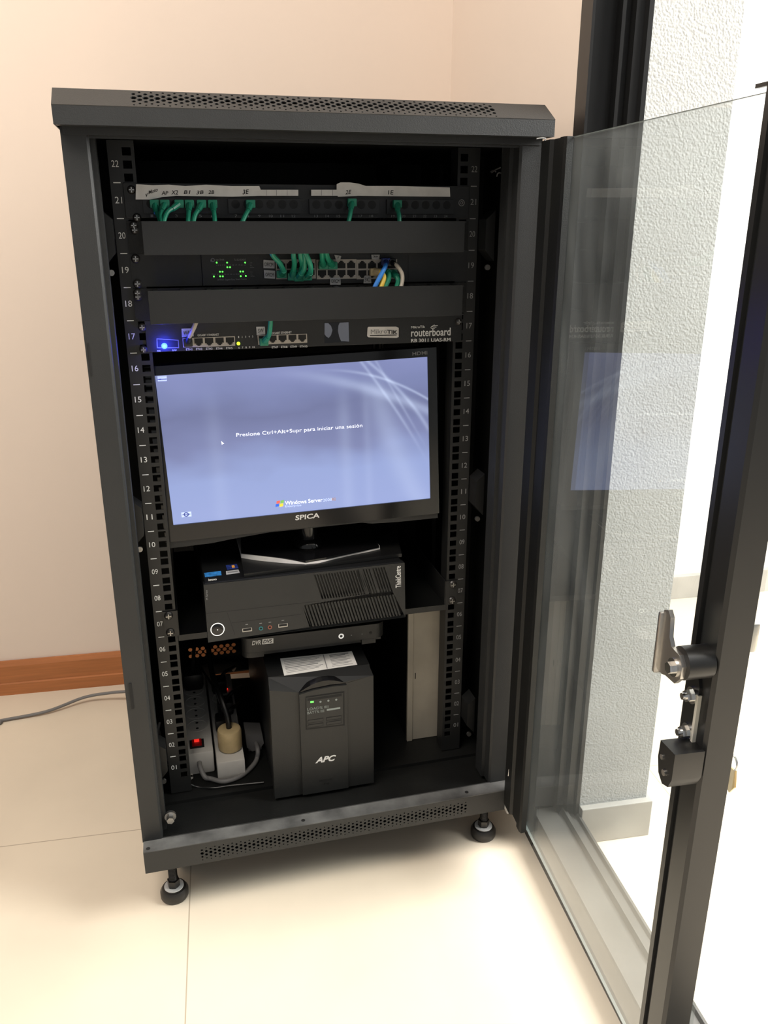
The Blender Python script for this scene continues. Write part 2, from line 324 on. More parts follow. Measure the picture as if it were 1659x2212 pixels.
def QZ(mb, pts, z, t=0.0003):
    p = [PZ(u, v, z) for u, v in pts]; n = len(p)
    v = [Vector((q.x, q.y, z)) for q in p]+[Vector((q.x, q.y, z+t)) for q in p]
    return mb.add(v, [list(range(n))[::-1], list(range(n, 2*n))]+[(i, (i+1) % n, n+(i+1) % n, n+i) for i in range(n)])

ORG = {}
def setp(o, label=None, cat=None, group=None, kind=None):
    for k, v in (('label', label), ('category', cat), ('group', group), ('kind', kind)):
        if v: o[k] = v
    return o
def thing(name, label, cat, loc, group=None, kind=None):
    o = bpy.data.objects.new(name, None); col.objects.link(o); o.empty_display_size = 0.05; o.location = loc; ORG[o.name] = Vector(loc)
    return setp(o, label, cat, group, kind)
def obj(name, mb, m, parent=None, smooth=True, label=None):
    bm = mb.bm; bmesh.ops.recalc_face_normals(bm, faces=bm.faces)
    if parent is None:
        xs = [v.co for v in bm.verts]; org = Vector(((min(v.x for v in xs)+max(v.x for v in xs))/2, (min(v.y for v in xs)+max(v.y for v in xs))/2, min(v.z for v in xs)))
    else: org = ORG[parent.name]
    for v in bm.verts: v.co -= org
    me = bpy.data.meshes.new(name); bm.to_mesh(me); bm.free(); me.materials.append(K[m] if isinstance(m, str) else m)
    if smooth:
        me.polygons.foreach_set('use_smooth', [True]*len(me.polygons))
        try: me.set_sharp_from_angle(angle=math.radians(35))
        except Exception: pass
    o = bpy.data.objects.new(name, me); col.objects.link(o)
    if parent is None: o.location = org
    else: o.parent = parent
    ORG[o.name] = org
    if label: o['label'] = label
    return o
def one(name, mb, m, label, cat, group=None): return setp(obj(name, mb, m), label, cat, group)
def struct(name, mb, m, label=None, smooth=False): return setp(obj(name, mb, m, smooth=smooth), label, None, None, 'structure')

# ================================================================ the room
struct('floor', MB().box(-2.6, 3.4, -3.2, 2.2, -FL-0.1, -FL, ROOM), 'floor', 'cream porcelain tile floor with thin grout lines')
struct('wall_back', MB().box(-2.6, 0.367, 0.605, 0.70, -FL, 2.4, ROOM), 'wallp', 'blush coloured wall behind the cabinet')
struct('wall_right', MB().box(0.367, 0.5, -0.077, 0.70, -FL, 2.4, ROOM), 'wallp', 'short blush wall at the right of the corner')
struct('wall_outer', MB().box(0.441, 0.567, -0.110, 0.25, -FL, 2.4, ROOM), 'stucco', 'coarse grey stucco wall end beside the black frame')
struct('wall_far', MB().box(0.5, 3.4, 0.800, 0.90, -FL, 2.4, ROOM), 'walls', 'white wall of the room beyond')
struct('ceiling', MB().box(-2.6, 3.4, -1.6, 0.9, 2.42, 2.5, ROOM), 'ceil', 'white ceiling above the cabinet')
bb = MB().prism([(0.604, -FL), (0.590, -FL), (0.590, -FL+0.028), (0.594, -FL+0.030), (0.594, -FL+0.072), (0.599, -FL+0.083), (0.604, -FL+0.083)], -2.6, 0.366, 'x', ROOM)
struct('baseboard_back', bb, 'wood', 'reddish brown wooden baseboard at the foot of the blush wall')
struct('baseboard_outer', MB().box(0.4415, 0.574, -0.122, 0.25, -FL, -0.084, ROOM, 0.0015), 'skirt', 'grey tile skirting around the stucco wall end')
struct('baseboard_far', MB().box(0.5, 3.4, 0.782, 0.8, -FL, -0.088, ROOM, 0.001), 'skirt', 'grey skirting of the white far wall')
# black aluminium jamb of the opening (side face, channel and ribs)
jb = MB()
jb.prism([(0.357, -0.076), (0.357, -0.112), (0.361, -0.112), (0.362, -0.098), (0.364, -0.085), (0.402, -0.085), (0.403, -0.100), (0.408, -0.100), (0.409, -0.092), (0.418, -0.092), (0.420, -0.104), (0.432, -0.104), (0.434, -0.111), (0.4405, -0.111), (0.4405, -0.076)], -FL, 2.4, 'z', ROOM)
struct('trim_1', jb, 'alu', 'black aluminium door jamb between blush wall and grey stucco')
tb = MB().prism([(0.357, -FL), (0.364, -0.104), (0.366, -0.1005), (0.405, -0.1005), (0.408, -0.106), (0.414, -0.106), (0.417, -0.098), (0.423, -0.098), (0.426, -0.104), (0.434, -0.104), (0.437, -0.099), (0.441, -0.099), (0.441, -FL)], -3.0, -0.076, 'y', ROOM)
struct('trim_2', tb, 'sillmetal', 'black aluminium threshold track on the floor under the glass door')
cb = MB().tube([room(-1.3, 0.42, -FL+0.004), PZ(-60, 1572, -FL+0.004), PZ(0, 1557, -FL+0.004), PZ(100, 1537, -FL+0.007), PZ(180, 1507, -FL+0.016), PZ(235, 1497, -FL+0.024), PZ(270, 1494, -FL+0.028), PZ(330, 1490, -FL+0.02), PZ(420, 1475, -FL+0.004)], 0.0034, 10)
one('floor_cable', cb, 'greyc', 'thin brown grey cable running across the floor left of the cabinet', 'cable')

# ================================================================ the cabinet
U = 0.04445
cab = thing('server_cabinet', 'tall black network cabinet standing open, glass door swung to the right', 'cabinet', (0, 0.19, -FL))
ZT = 0.988
# cap: front lip + slanted perforated face + lid
cap = MB()
cap.box(-0.3065, 0.3075, -0.1350, -0.1335, 0.9895, 1.0095)
SL = 0.0408; sd = Vector((0, 0.035, 0.021)).normalized()
XC = Matrix(((1, 0, 0, 0), (0, sd.y, -sd.z, -0.135), (0, sd.z, sd.y, 1.0095), (0, 0, 0, 1)))
XC = fmat((0, -0.135, 1.0095), (1, 0, 0), sd)
def holes(x0, x1, cy, rp, pitch=0.0067, k_=1.0):
    H = []; n = int(round((x1-x0)/pitch))
    for i in range(n+1):
        x = x0+(x1-x0)*i/n
        ys = (-1.9, -1, 0, 1) if i % 2 == 0 else (-1.5, -0.5, 0.5, 1.5)
        for k in ys:
            r = {0: 0.0037, 0.5: 0.0031, 1: 0.0025, 1.5: 0.0017, 1.9: 0.0013}[abs(k)]*k_
            H.append((x, cy+k*rp, r))
    return H
plate(cap, [[(-0.3065, 0), (0.3075, 0), (0.3075, SL), (-0.3065, SL)]], holes(-0.217, 0.227, 0.0220, 0.0094), 0.0015, XC)
cap.box(-0.303, 0.303, -0.100, 0.44, 1.029, 1.0305)
for x0, x1 in ((-0.3063, -0.305), (0.306, 0.3073)): cap.prism([(-0.134, 0.9895), (0.44, 0.9895), (0.44, 1.030), (-0.100, 1.030), (-0.134, 1.0095)], x0, x1, 'x')
cap.box(-0.3045, 0.3055, -0.134, -0.118, 0.9895, 0.991)
obj('top_cap', cap, 'powder', cab, False)
obj('cap_filter', MB().prism([(-0.118, 0.992), (-0.118, 1.012), (-0.09, 1.0265), (0.43, 1.0265), (0.43, 0.992)], -0.300, 0.300, 'x'), 'hole', cab, False)
hd = MB().box(-0.300, 0.300, -0.112, -0.106, 0.981, 0.990).box(-0.298, 0.298, -0.106, -0.104, 0.978, 0.981)
obj('top_panel', MB().box(-0.303, 0.303, -0.10, 0.44, 0.986, 0.989), 'inner', cab, False)
obj('header_rail', hd, 'powder', cab, False)
for s in (-1, 1):
    P_ = [(-0.3025, -0.110), (-0.2745, -0.110), (-0.2715, -0.107), (-0.2715, -0.088), (-0.266, -0.088), (-0.266, -0.060), (-0.290, -0.060), (-0.290, -0.02), (-0.3025, -0.02)]
    P_ = [(-x*-s if s < 0 else -x, y) for x, y in P_]
    if s < 0: P_ = [(-abs(x), y) for x, y in P_]
    p = obj('front_post', MB().prism(P_, -0.028, 0.990, 'z'), 'powder', cab, False)
    for k in range(22):
        z = 0.02+k*U
        obj('slot_edge', MB().box(s*0.2664-0.0006, s*0.2664+0.0006, -0.082, -0.078, z, z+0.020), 'matte', p, False)
    if s < 0:
        obj('slot', MB().box(-0.2965, -0.2925, -0.1112, -0.1099, 0.212, 0.254), 'hole', p, False); obj('slot', MB().box(-0.299, -0.2975, -0.1108, -0.1099, 0.700, 0.742), 'hole', p, False)
    pan = MB().box(s*0.3025-0.001, s*0.3025+0.001, -0.02, 0.44, -0.06, 0.990)
    for y0 in (0.10, 0.30): pan.box(s*0.298-0.004, s*0.298+0.004, y0, y0+0.03, -0.02, 0.98)
    obj('side_panel', pan, 'inner', cab, False)
sm = MB()
for sq in ([(1062, 373), (1067, 369), (1072, 366), (1081, 362)], [(1060, 371), (1066, 368), (1071, 371)], [(1073, 381), (1075, 375), (1080, 373), (1085, 376), (1084, 380)]): sm.tube([PX(u, v, 0.2930) for u, v in sq], 0.0010, 6)
obj('paint_scuff', sm, 'dim', cab, False)
# rear panel with cable opening and perforated strip
holesb = []
YB = 0.44
a = PY(412, 1414, YB); b = PY(505, 1400, YB)
for i in range(15):
    for j in range(3):
        if (i+j) % 2 or (i in (3, 11) and j != 1): continue
        holesb.append((a.x+(b.x-a.x)*i/14, (a.z+b.z)/2+(j-1)*0.008+0.002, 0.0048))
bp_ = MB()
plate(bp_, [[(-0.3025, -0.06), (0.3025, -0.06), (0.3025, 0.99), (-0.3025, 0.99)]], holesb, 0.0015, fmat((0, YB, 0), (1, 0, 0), (0, 0, 1)))
obj('rear_panel', bp_, 'inner', cab, False)
ho = [PZ(u, v, -0.030) for u, v in ((452, 1469), (457, 1455), (545, 1444), (549, 1463))]
bs = MB(); plate(bs, [[(-0.300, -0.018), (0.300, -0.018), (0.300, 0.44), (-0.300, 0.44)], [(q.x, q.y) for q in ho]], [], 0.003, Matrix.Translation((0, 0, -0.0315)))
bs.box(-0.300, 0.300, -0.100, -0.018, -0.038, -0.036).box(-0.300, 0.300, -0.0195, -0.018, -0.038, -0.030)
obj('base_plate', bs, 'inner', cab, False)
sill = MB()
plate(sill, [[(-0.3015, -0.066), (0.3015, -0.066), (0.3015, -0.028), (-0.3015, -0.028)]], holes(-0.2145, 0.221, -0.0470, 0.0064, k_=0.72), 0.0015, fmat((0, -0.1345, 0), (1, 0, 0), (0, 0, 1)))
sill.box(-0.3015, 0.3015, -0.135, -0.02, -0.0665, -0.065)
obj('sill_panel', sill, 'powder', cab, False)
ld = obj('sill_ledge', MB().box(-0.3015, 0.3015, -0.135, -0.108, -0.0285, -0.0265).box(-0.3015, 0.3015, -0.109, -0.1075, -0.038, -0.0265), 'dust', cab, False)
for u, v in ((320, 1833), (655, 1772), (1008, 1711)):
    q = PZ(u, v, -0.0264); obj('screw_hole', MB().cyl((q.x, q.y, -0.0266), (q.x, q.y, -0.0262), 0.0032), 'hole', ld, False)
obj('sill_backing', MB().box(-0.29, 0.29, -0.118, -0.115, -0.064, -0.030), 'hole', cab, False)
# mounting rails with square holes and unit numbers
HOLES_Z = [U*k+d for k in range(22) for d in (0.00635, 0.02223, 0.0381)]
for s in (-1, 1):
    r = MB(); xi, xo, hc, hw, hv = 0.2232, 0.2570, 0.2330, 0.0056, 0.0050
    sx = lambda a, b: (min(s*a, s*b), max(s*a, s*b))
    r.box(*sx(xi, hc-hw), 0, 0.002, -0.028, 0.985).box(*sx(hc+hw, xo), 0, 0.002, -0.028, 0.985)
    z = -0.028
    for hz in HOLES_Z+[0.985+hv]:
        r.box(*sx(hc-hw, hc+hw), 0, 0.002, z, min(hz-hv, 0.985)); z = hz+hv
    r.box(*sx(xi, xi+0.002), 0.002, 0.030, -0.028, 0.985).box(*sx(xo-0.002, xo), 0.002, 0.05, -0.028, 0.985)
    ra = obj('mounting_rail', r, 'rail', cab, False)
    t = MB(); lx = s*0.2485
    for k in range(1, 23):
        w_ = 0.0088; t.merge(text_bm('%02d' % k, w_, 0.0082), fmat((s*0.2486-w_/2, -0.0003, (k-1)*U+0.0190), (1, 0, 0), (0, 0, 1)))
        if k < 22: t.box(s*0.2485-0.0045, s*0.2485+0.0045, -0.0004, 0, k*U-0.0006, k*U+0.0006)
    obj('unit_number', t, 'white' if s < 0 else 'dim', ra, False)  # right rail numbers greyed: the dimmer light there is put into the print colour
    for zc, yy in ((0.866, -0.03), (0.471, -0.03), (0.06, -0.03)):
        x0, x1 = s*0.2715, s*0.2578
        b_ = MB().prism([(x0, zc+0.034), (x1, zc+0.022), (x1, zc-0.020), (x0, zc-0.036)], yy-0.002, yy+0.03)
        br = obj('rail_bracket', b_, 'plastic', cab, False)
        c_ = MB().cyl((s*0.2660, yy+0.01, zc-0.045), (s*0.2660, yy+0.006, zc-0.045), 0.004); obj('screw', c_, 'nickel', br)
# feet and casters
for fx in (-0.2635, 0.2765):
    fy = -0.092 if fx < 0 else -0.084
    f = MB().lathe([(0.0205, 0.0), (0.0225, 0.004), (0.0225, 0.013), (0.019, 0.019), (0.014, 0.020)], (fx, fy, -FL))
    fo = obj('leveling_foot', f, 'rubber', cab)
    obj('washer', MB().lathe([(0.0155, 0.020), (0.0155, 0.0215), (0.009, 0.0215), (0.009, 0.020)], (fx, fy, -FL)), 'white', fo)
    st = MB().cyl((fx, fy, -FL+0.02), (fx, fy, -0.066), 0.0065, n=16).cyl((fx, fy, -FL+0.022), (fx, fy, -FL+0.034), 0.010, n=6).cyl((fx, fy, -0.080), (fx, fy, -0.070), 0.0115, n=6)
    for k in range(16): st.torus((fx, fy, -FL+0.036+k*0.0026), 0.0065, 0.0008, 'z', 16, 5)
    obj('threaded_stem', st, 'rubber', fo)
    obj('foot_plate', MB().box(fx-0.030, fx+0.040, -0.125, -0.05, -0.0705, -0.0665), 'plastic', fo, False)
for fx, fy in ((0.245, -0.012), (-0.245, -0.012), (0.245, 0.39), (-0.245, 0.39)):
    c_ = obj('caster', MB().cyl((fx-0.012, fy, -FL+0.025), (fx+0.012, fy, -FL+0.025), 0.025, n=28), 'rubber', cab)
    obj('caster_fork', MB().box(fx-0.016, fx-0.013, fy-0.012, fy+0.02, -FL+0.02, -0.068).box(fx+0.013, fx+0.016, fy-0.012, fy+0.02, -FL+0.02, -0.068).box(fx-0.022, fx+0.022, fy-0.022, fy+0.026, -0.071, -0.0666), 'nickel', c_, False)
# screw in the lower left corner and grounding lug by the hinge
q = PY(368, 1765, -0.09)
obj('corner_bolt', MB().cyl((q.x, -0.100, q.z), (q.x, -0.086, q.z), 0.006, n=6).cyl((q.x, -0.09, q.z), (q.x, -0.085, q.z), 0.009), 'nickel', cab)
# ---- door (opened about ninety four degrees)
DA = math.radians(-94.3); DH = Vector((math.cos(DA), math.sin(DA), 0)); DN = Vector((-DH.y, DH.x, 0))
DM = Matrix(((DH.x, DN.x, 0, 0.300), (DH.y, DN.y, 0, -0.190), (0, 0, 1, 0), (0, 0, 0, 1)))
dm = MB()
dm.prism([(-0.054, -0.014), (-0.054, 0.010), (-0.020, 0.010), (-0.020, -0.001), (0.022, -0.001), (0.0235, -0.010), (0.018, -0.012), (0.006, -0.012), (0.004, -0.009), (-0.022, -0.009), (-0.024, -0.014)], -0.052, 0.984, 'z', DM)
door = obj('door', dm, 'inner', cab, False)
LS = [(0.4515, -0.027), (0.4515, -0.001), (0.5000, -0.001), (0.5000, -0.028), (0.4965, -0.031), (0.4730, -0.031), (0.4700, -0.026), (0.4640, -0.026), (0.4630, -0.030), (0.4560, -0.030), (0.4545, -0.027)]
obj('latch_stile', MB().prism(LS, -0.052, 0.984, 'z', DM).box(0.441, 0.500, -0.030, -0.0265, 0.9815, 0.9845, DM), 'door', door, False)
gp = obj('glass_pane', MB().box(0.0, 0.499, 0.0, 0.004, -0.048, 0.983, DM), 'glass', door, False)
obj('glass_edge', MB().box(0.0, 0.499, 0.0, 0.004, 0.9831, 0.9839, DM), 'glassedge', door, False); obj('glass_edge', MB().box(0.0, 0.499, 0.0, 0.004, -0.0489, -0.0481, DM), 'glassedge', door, False)
# latch: barrel, cam lever, plate, bolts, keeper box, outside lever and lock
lb = MB().cyl((0.486, -0.031, 0.523), (0.486, -0.056, 0.523), 0.0150, n=28, xf=DM)
obj('lock_barrel', lb, 'plastic', door)
cl = MB().prism([(0.4560, 0.500), (0.4640, 0.5000), (0.4700, 0.502), (0.4860, 0.503), (0.4940, 0.512), (0.4950, 0.524), (0.4880, 0.532), (0.4740, 0.533), (0.4690, 0.540), (0.4670, 0.558), (0.4620, 0.563), (0.4550, 0.5600), (0.4520, 0.545), (0.4520, 0.512)], -0.0600, -0.0560, 'y', DM)
cl.box(0.4505, 0.4555, -0.0630, -0.0545, 0.496, 0.557, DM, 0.0018)
cmo = obj('cam_lever', cl, 'nickel', door)
obj('hex_bolt', MB().cyl((0.482, -0.060, 0.517), (0.482, -0.0660, 0.517), 0.0055, n=6, xf=DM).cyl((0.482, -0.060, 0.517), (0.482, -0.0615, 0.517), 0.0085, xf=DM), 'silver', door)
lp = MB().prism([(0.4615, 0.430), (0.4615, 0.506), (0.479, 0.506), (0.484, 0.494), (0.484, 0.436), (0.476, 0.425)], -0.0335, -0.031, 'y', DM)
obj('lock_plate', lp, 'door', door, False)
obj('plate_edge_strip', MB().box(0.4822, 0.4858, -0.0345, -0.031, 0.436, 0.487, DM), 'cream', door, False)
for z in (0.482, 0.444):
    obj('hex_bolt', MB().cyl((0.4755, -0.0335, z), (0.4755, -0.041, z), 0.0056, n=6, xf=DM).cyl((0.4755, -0.0335, z), (0.4755, -0.0355, z), 0.008, xf=DM).cyl((0.4755, -0.041, z), (0.4755, -0.0445, z), 0.0032, xf=DM), 'silver', door)
kb = MB().prism([(0.476, 0.4380), (0.502, 0.4400), (0.502, 0.4130), (0.497, 0.4020), (0.487, 0.3985), (0.479, 0.4050), (0.475, 0.4200)], -0.060, -0.031, 'y', DM)
obj('keeper_box', kb, 'plastic', door)
obj('keeper_screw', MB().cyl((0.489, -0.060, 0.412), (0.489, -0.0615, 0.412), 0.003, xf=DM).cyl((0.482, -0.060, 0.424), (0.482, -0.0610, 0.424), 0.0025, xf=DM), 'nickel', door)
obj('door_handle', MB().box(0.444, 0.457, 0.004, 0.010, 0.40, 0.55, DM, 0.002).box(0.444, 0.4680, 0.022, 0.030, 0.515, 0.5445, DM, 0.003).cyl((0.452, 0.009, 0.525), (0.452, 0.024, 0.525), 0.006, xf=DM), 'nickel', door)
obj('key_lock', MB().cyl((0.452, 0.009, 0.412), (0.452, 0.026, 0.412), 0.009, xf=DM), 'nickel', door)
ky = MB().torus((0.4585, 0.030, 0.3900), 0.0080, 0.0011, 'y', 24, 6, DM)
kr = thing('key_set', 'small brass key hanging on a ring from the outer door lock', 'key', tuple(DM @ Vector((0.455, 0.03, 0.355))))
obj('ring', ky, 'silver', kr); obj('key', MB().prism([(0.452, 0.383), (0.466, 0.385), (0.469, 0.368), (0.462, 0.357), (0.452, 0.363)], 0.0290, 0.0310, 'y', DM), 'brass', kr)
# hinge pin and grounding lug
a = PY(1178, 302, -0.14); b = PY(1173, 376, -0.14); c = PY(1186, 384, -0.14)
obj('hinge_pin', MB().cyl((a.x, -0.139, a.z), (b.x, -0.139, b.z), 0.0011).tube([(a.x-0.012, -0.139, a.z+0.001), (a.x-0.004, -0.139, a.z+0.002), (a.x+0.001, -0.139, a.z+0.0015)], 0.001).cyl((c.x, -0.142, c.z), (c.x, -0.137, c.z), 0.0026), 'nickel', door)
a = PY(1117, 1664, -0.15)
g1 = MB(); g1.prism([(a.x+0.0028*math.cos(k*0.52), a.z+0.0092*math.sin(k*0.52)) for k in range(12)], -0.151, -0.150); obj('ground_label', g1, 'ylabel', door, False)
a = PY(1109, 1683, -0.15); obj('ground_lug', MB().box(a.x-0.0075, a.x+0.0055, -0.152, -0.146, a.z-0.003, a.z+0.0025), 'copper', door, False)
a = PY(1103, 1661, -0.15); obj('ground_screw', MB().cyl((a.x, -0.153, a.z), (a.x, -0.147, a.z), 0.0026).tube([(a.x-0.003, -0.150, a.z), (a.x-0.0035, -0.150, a.z-0.013)], 0.0007), 'silver', door)
# hinge arm end below
obj('hinge_arm', MB().box(-0.060, -0.040, -0.012, 0.012, -0.064, -0.050, DM), 'skirt', door, False)

# ================================================================ things in the rack
def screws(parent, pts, r=0.0055, y=-0.003):
    for u, v in pts:
        p = PY(u, v, y)
        s = MB().lathe([(r, 0), (r, -0.0012), (r*0.75, -0.0032), (r*0.3, -0.0040)], (p.x, y, p.z), 18, 'y')
        o = obj('screw', s, 'rubber', parent)
        obj('screw_slot', MB().box(p.x-r*0.6, p.x+r*0.6, y-0.0044, y-0.0036, p.z-0.0006, p.z+0.0006).box(p.x-0.0006, p.x+0.0006, y-0.0044, y-0.0036, p.z-r*0.6, p.z+r*0.6), 'nickel', o, False)
def rj(mb, x, z, w, h, y, up=False):
    s = -1 if up else 1; a, b = w/2, h/2
    pts = [(-a, b), (a, b), (a, -b*0.35), (a*0.62, -b*0.35), (a*0.62, -b*0.7), (a*0.34, -b*0.7), (a*0.34, -b), (-a*0.34, -b), (-a*0.34, -b*0.7), (-a*0.62, -b*0.7), (-a*0.62, -b*0.35), (-a, -b*0.35)]
    mb.prism([(x+px*1.0, z+pz*s) for px, pz in pts], y-0.0004, y)
PSP = 0.0159
PORTX = [(-0.001+(k)*PSP) for k in (-13, -12, -11, -10, -9, -8, -6, -5, -4, -3, -2, -1, 1, 2, 3, 4, 5, 6, 8, 9, 10, 11, 12, 13)]
# ---- patch panel
pp = thing('patch_bay', 'black twenty four port patch panel at the top with handwritten paper strips', 'patch panel', (0, 0, 0.889))
obj('panel_plate', MB().box(-0.2413, 0.2413, -0.003, 0, 0.8895, 0.9335, bev=0.0006), 'panel', pp, False)
for g in range(4):
    xs = PORTX[g*6:g*6+6]
    pb = obj('port_block', MB().box(xs[0]-0.010, xs[-1]+0.010, -0.007, -0.003, 0.8955, 0.9145), 'plastic', pp, False)
    h = MB()
    for x in xs: h.cyl((x, -0.0071, 0.9075), (x, -0.0074, 0.9075), 0.0058, n=14)
    obj('port_opening', h, 'hole', pb, False)
t = MB()
for i, x in enumerate(PORTX):
    w_ = 0.0034 if i+1 < 10 else 0.0050; TX(t, str(i+1), x-w_/2, 0.8908, w_, 0.0034, yl=-0.003)
obj('port_number', t, 'dim', pp, False)
yl = -0.0085
lab = MB(); Q(lab, [(293, 431), (294, 398), (330, 400), (365, 399), (400, 402), (445, 399), (500, 402), (560, 402), (563, 410), (644, 410), (644, 423), (560, 423), (500, 425), (440, 424), (380, 423), (350, 426), (325, 431)], yl=yl, t=0.0012)
l1 = obj('paper_label', lab, 'paper', pp, False, label='long torn white paper strip with handwritten port names')
lab = MB(); Q(lab, [(672, 410), (727, 410), (727, 398), (735, 394), (755, 394), (775, 397), (790, 402), (860, 402), (971, 405), (972, 425), (860, 424), (775, 423), (730, 425), (729, 423), (672, 423)], yl=yl, t=0.0012)
l2 = obj('paper_label', lab, 'paper', pp, False, label='white paper strip on the right half marked 2E and 1E')
t = MB()
for s_, u0, v0, u1, v1, h in (('v', 315, 426, 320, 424, 7), ('Moto', 321, 420, 341, 413, 8), ('AP', 349, 421, 364, 421, 8), ('X2', 370, 420, 385, 420, 9), ('B1', 397, 419, 412, 419, 8), ('3B', 424, 420, 440, 419, 8), ('2B', 450, 419, 463, 419, 8), ('3E', 524, 420, 538, 419, 10)):
    T(t, s_, u0, v0, u1, v1, h, yl=yl-0.0012, shear=0.2, bold=0.012)
obj('handwriting', t, 'ink', l1, False)
t = MB(); T(t, '2E', 746, 420, 759, 419, 9, yl=yl-0.0012, shear=0.2, bold=0.012); T(t, '1E', 838, 420, 850, 420, 9, yl=yl-0.0012, shear=0.1, bold=0.012); obj('handwriting', t, 'ink', l2, False)
t = MB()
for u in (575, 597, 620): Q(t, [(u, 410.5), (u+0.8, 410.5), (u+0.8, 422.5), (u, 422.5)], yl=yl-0.0012, t=0.0002)
obj('field_line', t, 'dim', l1, False)
t = MB()
for u in (694, 718): Q(t, [(u, 410.5), (u+0.8, 410.5), (u+0.8, 422.5), (u, 422.5)], yl=yl-0.0012, t=0.0002)
obj('field_line', t, 'dim', l2, False)
a = PY(997, 438, -0.003); obj('certification_mark', MB().torus((a.x, -0.0032, a.z), 0.0042, 0.0006, 'y', 20, 5).torus((a.x, -0.0032, a.z), 0.0018, 0.0005, 'y', 14, 5), 'dim', pp)
screws(pp, ((284, 410), (296, 488-18),))
# ---- horizontal cable organisers
for lbl, z0, z1, zz in (('black blank cable organiser cover directly under the paper strips', 0.8440, 0.8858, 0.867), ('black blank cable organiser cover above the router', 0.7555, 0.7985, 0.777)):
    co = thing('cable_organizer', lbl, 'cable organizer', (0, 0, z0), 'cable organizers of the rack')
    obj('cover', MB().box(-0.2216, 0.2185, -0.0510, -0.0495, z0, z1, bev=0.0004).box(-0.2216, 0.2185, -0.0495, -0.044, z0, z0+0.001).box(-0.2216, 0.2185, -0.0495, -0.044, z1-0.001, z1), 'panel', co, False)
    bk = MB().box(-0.2413, 0.2413, -0.003, 0, z0, z1)
    obj('back_plate', bk, 'inner', co, False)
    for k in range(13):
        x = -0.215+k*0.0358
        obj('finger', MB().box(x, x+0.006, -0.0495, -0.003, z0+0.001, z0+0.0022), 'plastic', co, False); obj('finger', MB().box(x, x+0.006, -0.0495, -0.003, z1-0.0022, z1-0.001), 'plastic', co, False)
    screws(co, ((289, 487), (291, 497)) if z0 > 0.8 else ((297, 633), (298, 641)))
# ---- switch
sw = thing('network_switch', 'black twenty four port switch with lit green indicators between the two covers', 'network switch', (0, 0.1, 0.800))
obj('housing', MB().box(-0.147, 0.1495, 0.0, 0.18, 0.8005, 0.8440), 'plastic', sw, False)
obj('front_panel', MB().box(-0.1468, 0.1495, -0.004, 0.0, 0.8008, 0.8438, bev=0.0005), 'panel', sw, False)
obj('mounting_ear', MB().box(-0.2413, -0.1475, -0.002, 0, 0.8008, 0.8438), 'panel', sw, False); obj('mounting_ear', MB().box(0.1500, 0.2413, -0.002, 0, 0.8008, 0.8438), 'panel', sw, False)
ys = -0.004
for cols in ((607, 628, 649, 670), (695, 716, 737, 758), (782, 803, 824, 845)):
    q0 = PY(cols[0]-12, 560, ys); q1 = PY(cols[-1]+12, 602, ys); zc0 = PY(cols[1], 602.5, ys).z; zc1 = PY(cols[1], 560.5, ys).z
    pb = obj('port_block', MB().box(q0.x, q1.x, ys-0.0016, ys, zc0, zc1), 'port', sw, False)
    h = MB()
    for u in cols:
        x = PY(u, 580, ys).x
        rj(h, x, zc1-0.0070, 0.0118, 0.0105, ys-0.0016, True); rj(h, x, zc0+0.0070, 0.0118, 0.0105, ys-0.0016)
    obj('port_opening', h, 'hole', pb, False)
led = MB()
for u, v in ((468, 567.3), (490.5, 567.3), (529.3, 567.3), (491, 577.2), (496.8, 577.2), (475, 587), (480.6, 587), (519.2, 586.6), (525, 586.6), (462, 597.2), (475.5, 596.8), (481.3, 596.8), (519.9, 596.5), (531, 596)):
    p = PY(u, v, ys); obj('indicator_light', MB().cyl((p.x, ys-0.0008, p.z), (p.x, ys, p.z), 0.0011, n=10), 'ledg', sw)
t = MB(); T(t, 'tp-link', 466, 564, 485, 564, 5.5, yl=ys); T(t, 'TL-SG1024DE', 505, 563, 531, 563, 4, yl=ys)
T(t, '24-Port Gigabit Easy Smart Switch', 470, 607, 533, 605.5, 4.5, yl=ys); T(t, 'Power', 458, 593.5, 466, 593.5, 3, yl=ys)
for j, v in enumerate((569, 574, 579)): T(t, ('Link', 'Act', '1000Mbps')[j], 540, v, 540+(5, 4, 9)[j], v, 2.6, yl=ys)
for j, v in enumerate((588.5, 593, 598)): T(t, ('Link', 'Act', '1000Mbps')[j], 541, v, 541+(5, 4, 9)[j], v, 2.6, yl=ys)
T(t, '1 3 5 7 9 11 13 15 17 19 21 23', 468, 574, 531, 573.5, 2.4, yl=ys); T(t, '2 4 6 8 10 12 14 16 18 20 22 24', 469, 594, 531, 593, 2.4, yl=ys)
p = PY(459.5, 561.5, ys); t.torus((p.x, ys-0.0003, p.z), 0.0022, 0.0006, 'y', 16, 5)
q = PY(456.5, 563, ys); t.box(q.x-0.0012, q.x+0.0012, ys-0.0004, ys, q.z-0.0012, q.z+0.0012)
obj('lettering', t, 'dim', sw, False)
for body, pts in (('OFICM', ((569, 561), (593, 563), (593, 580), (569, 579))), ('OFICM', ((570, 583), (594, 585), (594, 602), (571, 601))), ('OFICM', ((713, 600), (735, 600), (736, 615), (713, 615))), ('3C', ((787, 596), (801, 596), (802, 612), (785, 612))), ('AP', ((722, 550), (737, 553), (735, 561), (726, 563))), ('3P', ((802, 550), (820, 550), (819, 561), (803, 560)))):
    m_ = MB(); Q(m_, pts, yl=ys-0.002, t=0.0005); lb_ = obj('cable_tag', m_, 'stkw', sw, False)
    t = MB(); T(t, body, pts[3][0]+2.5, pts[3][1]-4, pts[2][0]-2.5, pts[2][1]-4, 8 if pts[2][1] > 565 else 4, yl=ys-0.0026); obj('tag_text', t, 'ink', lb_, False)
screws(sw, ((293, 559), (297, 618-5)), 0.006)
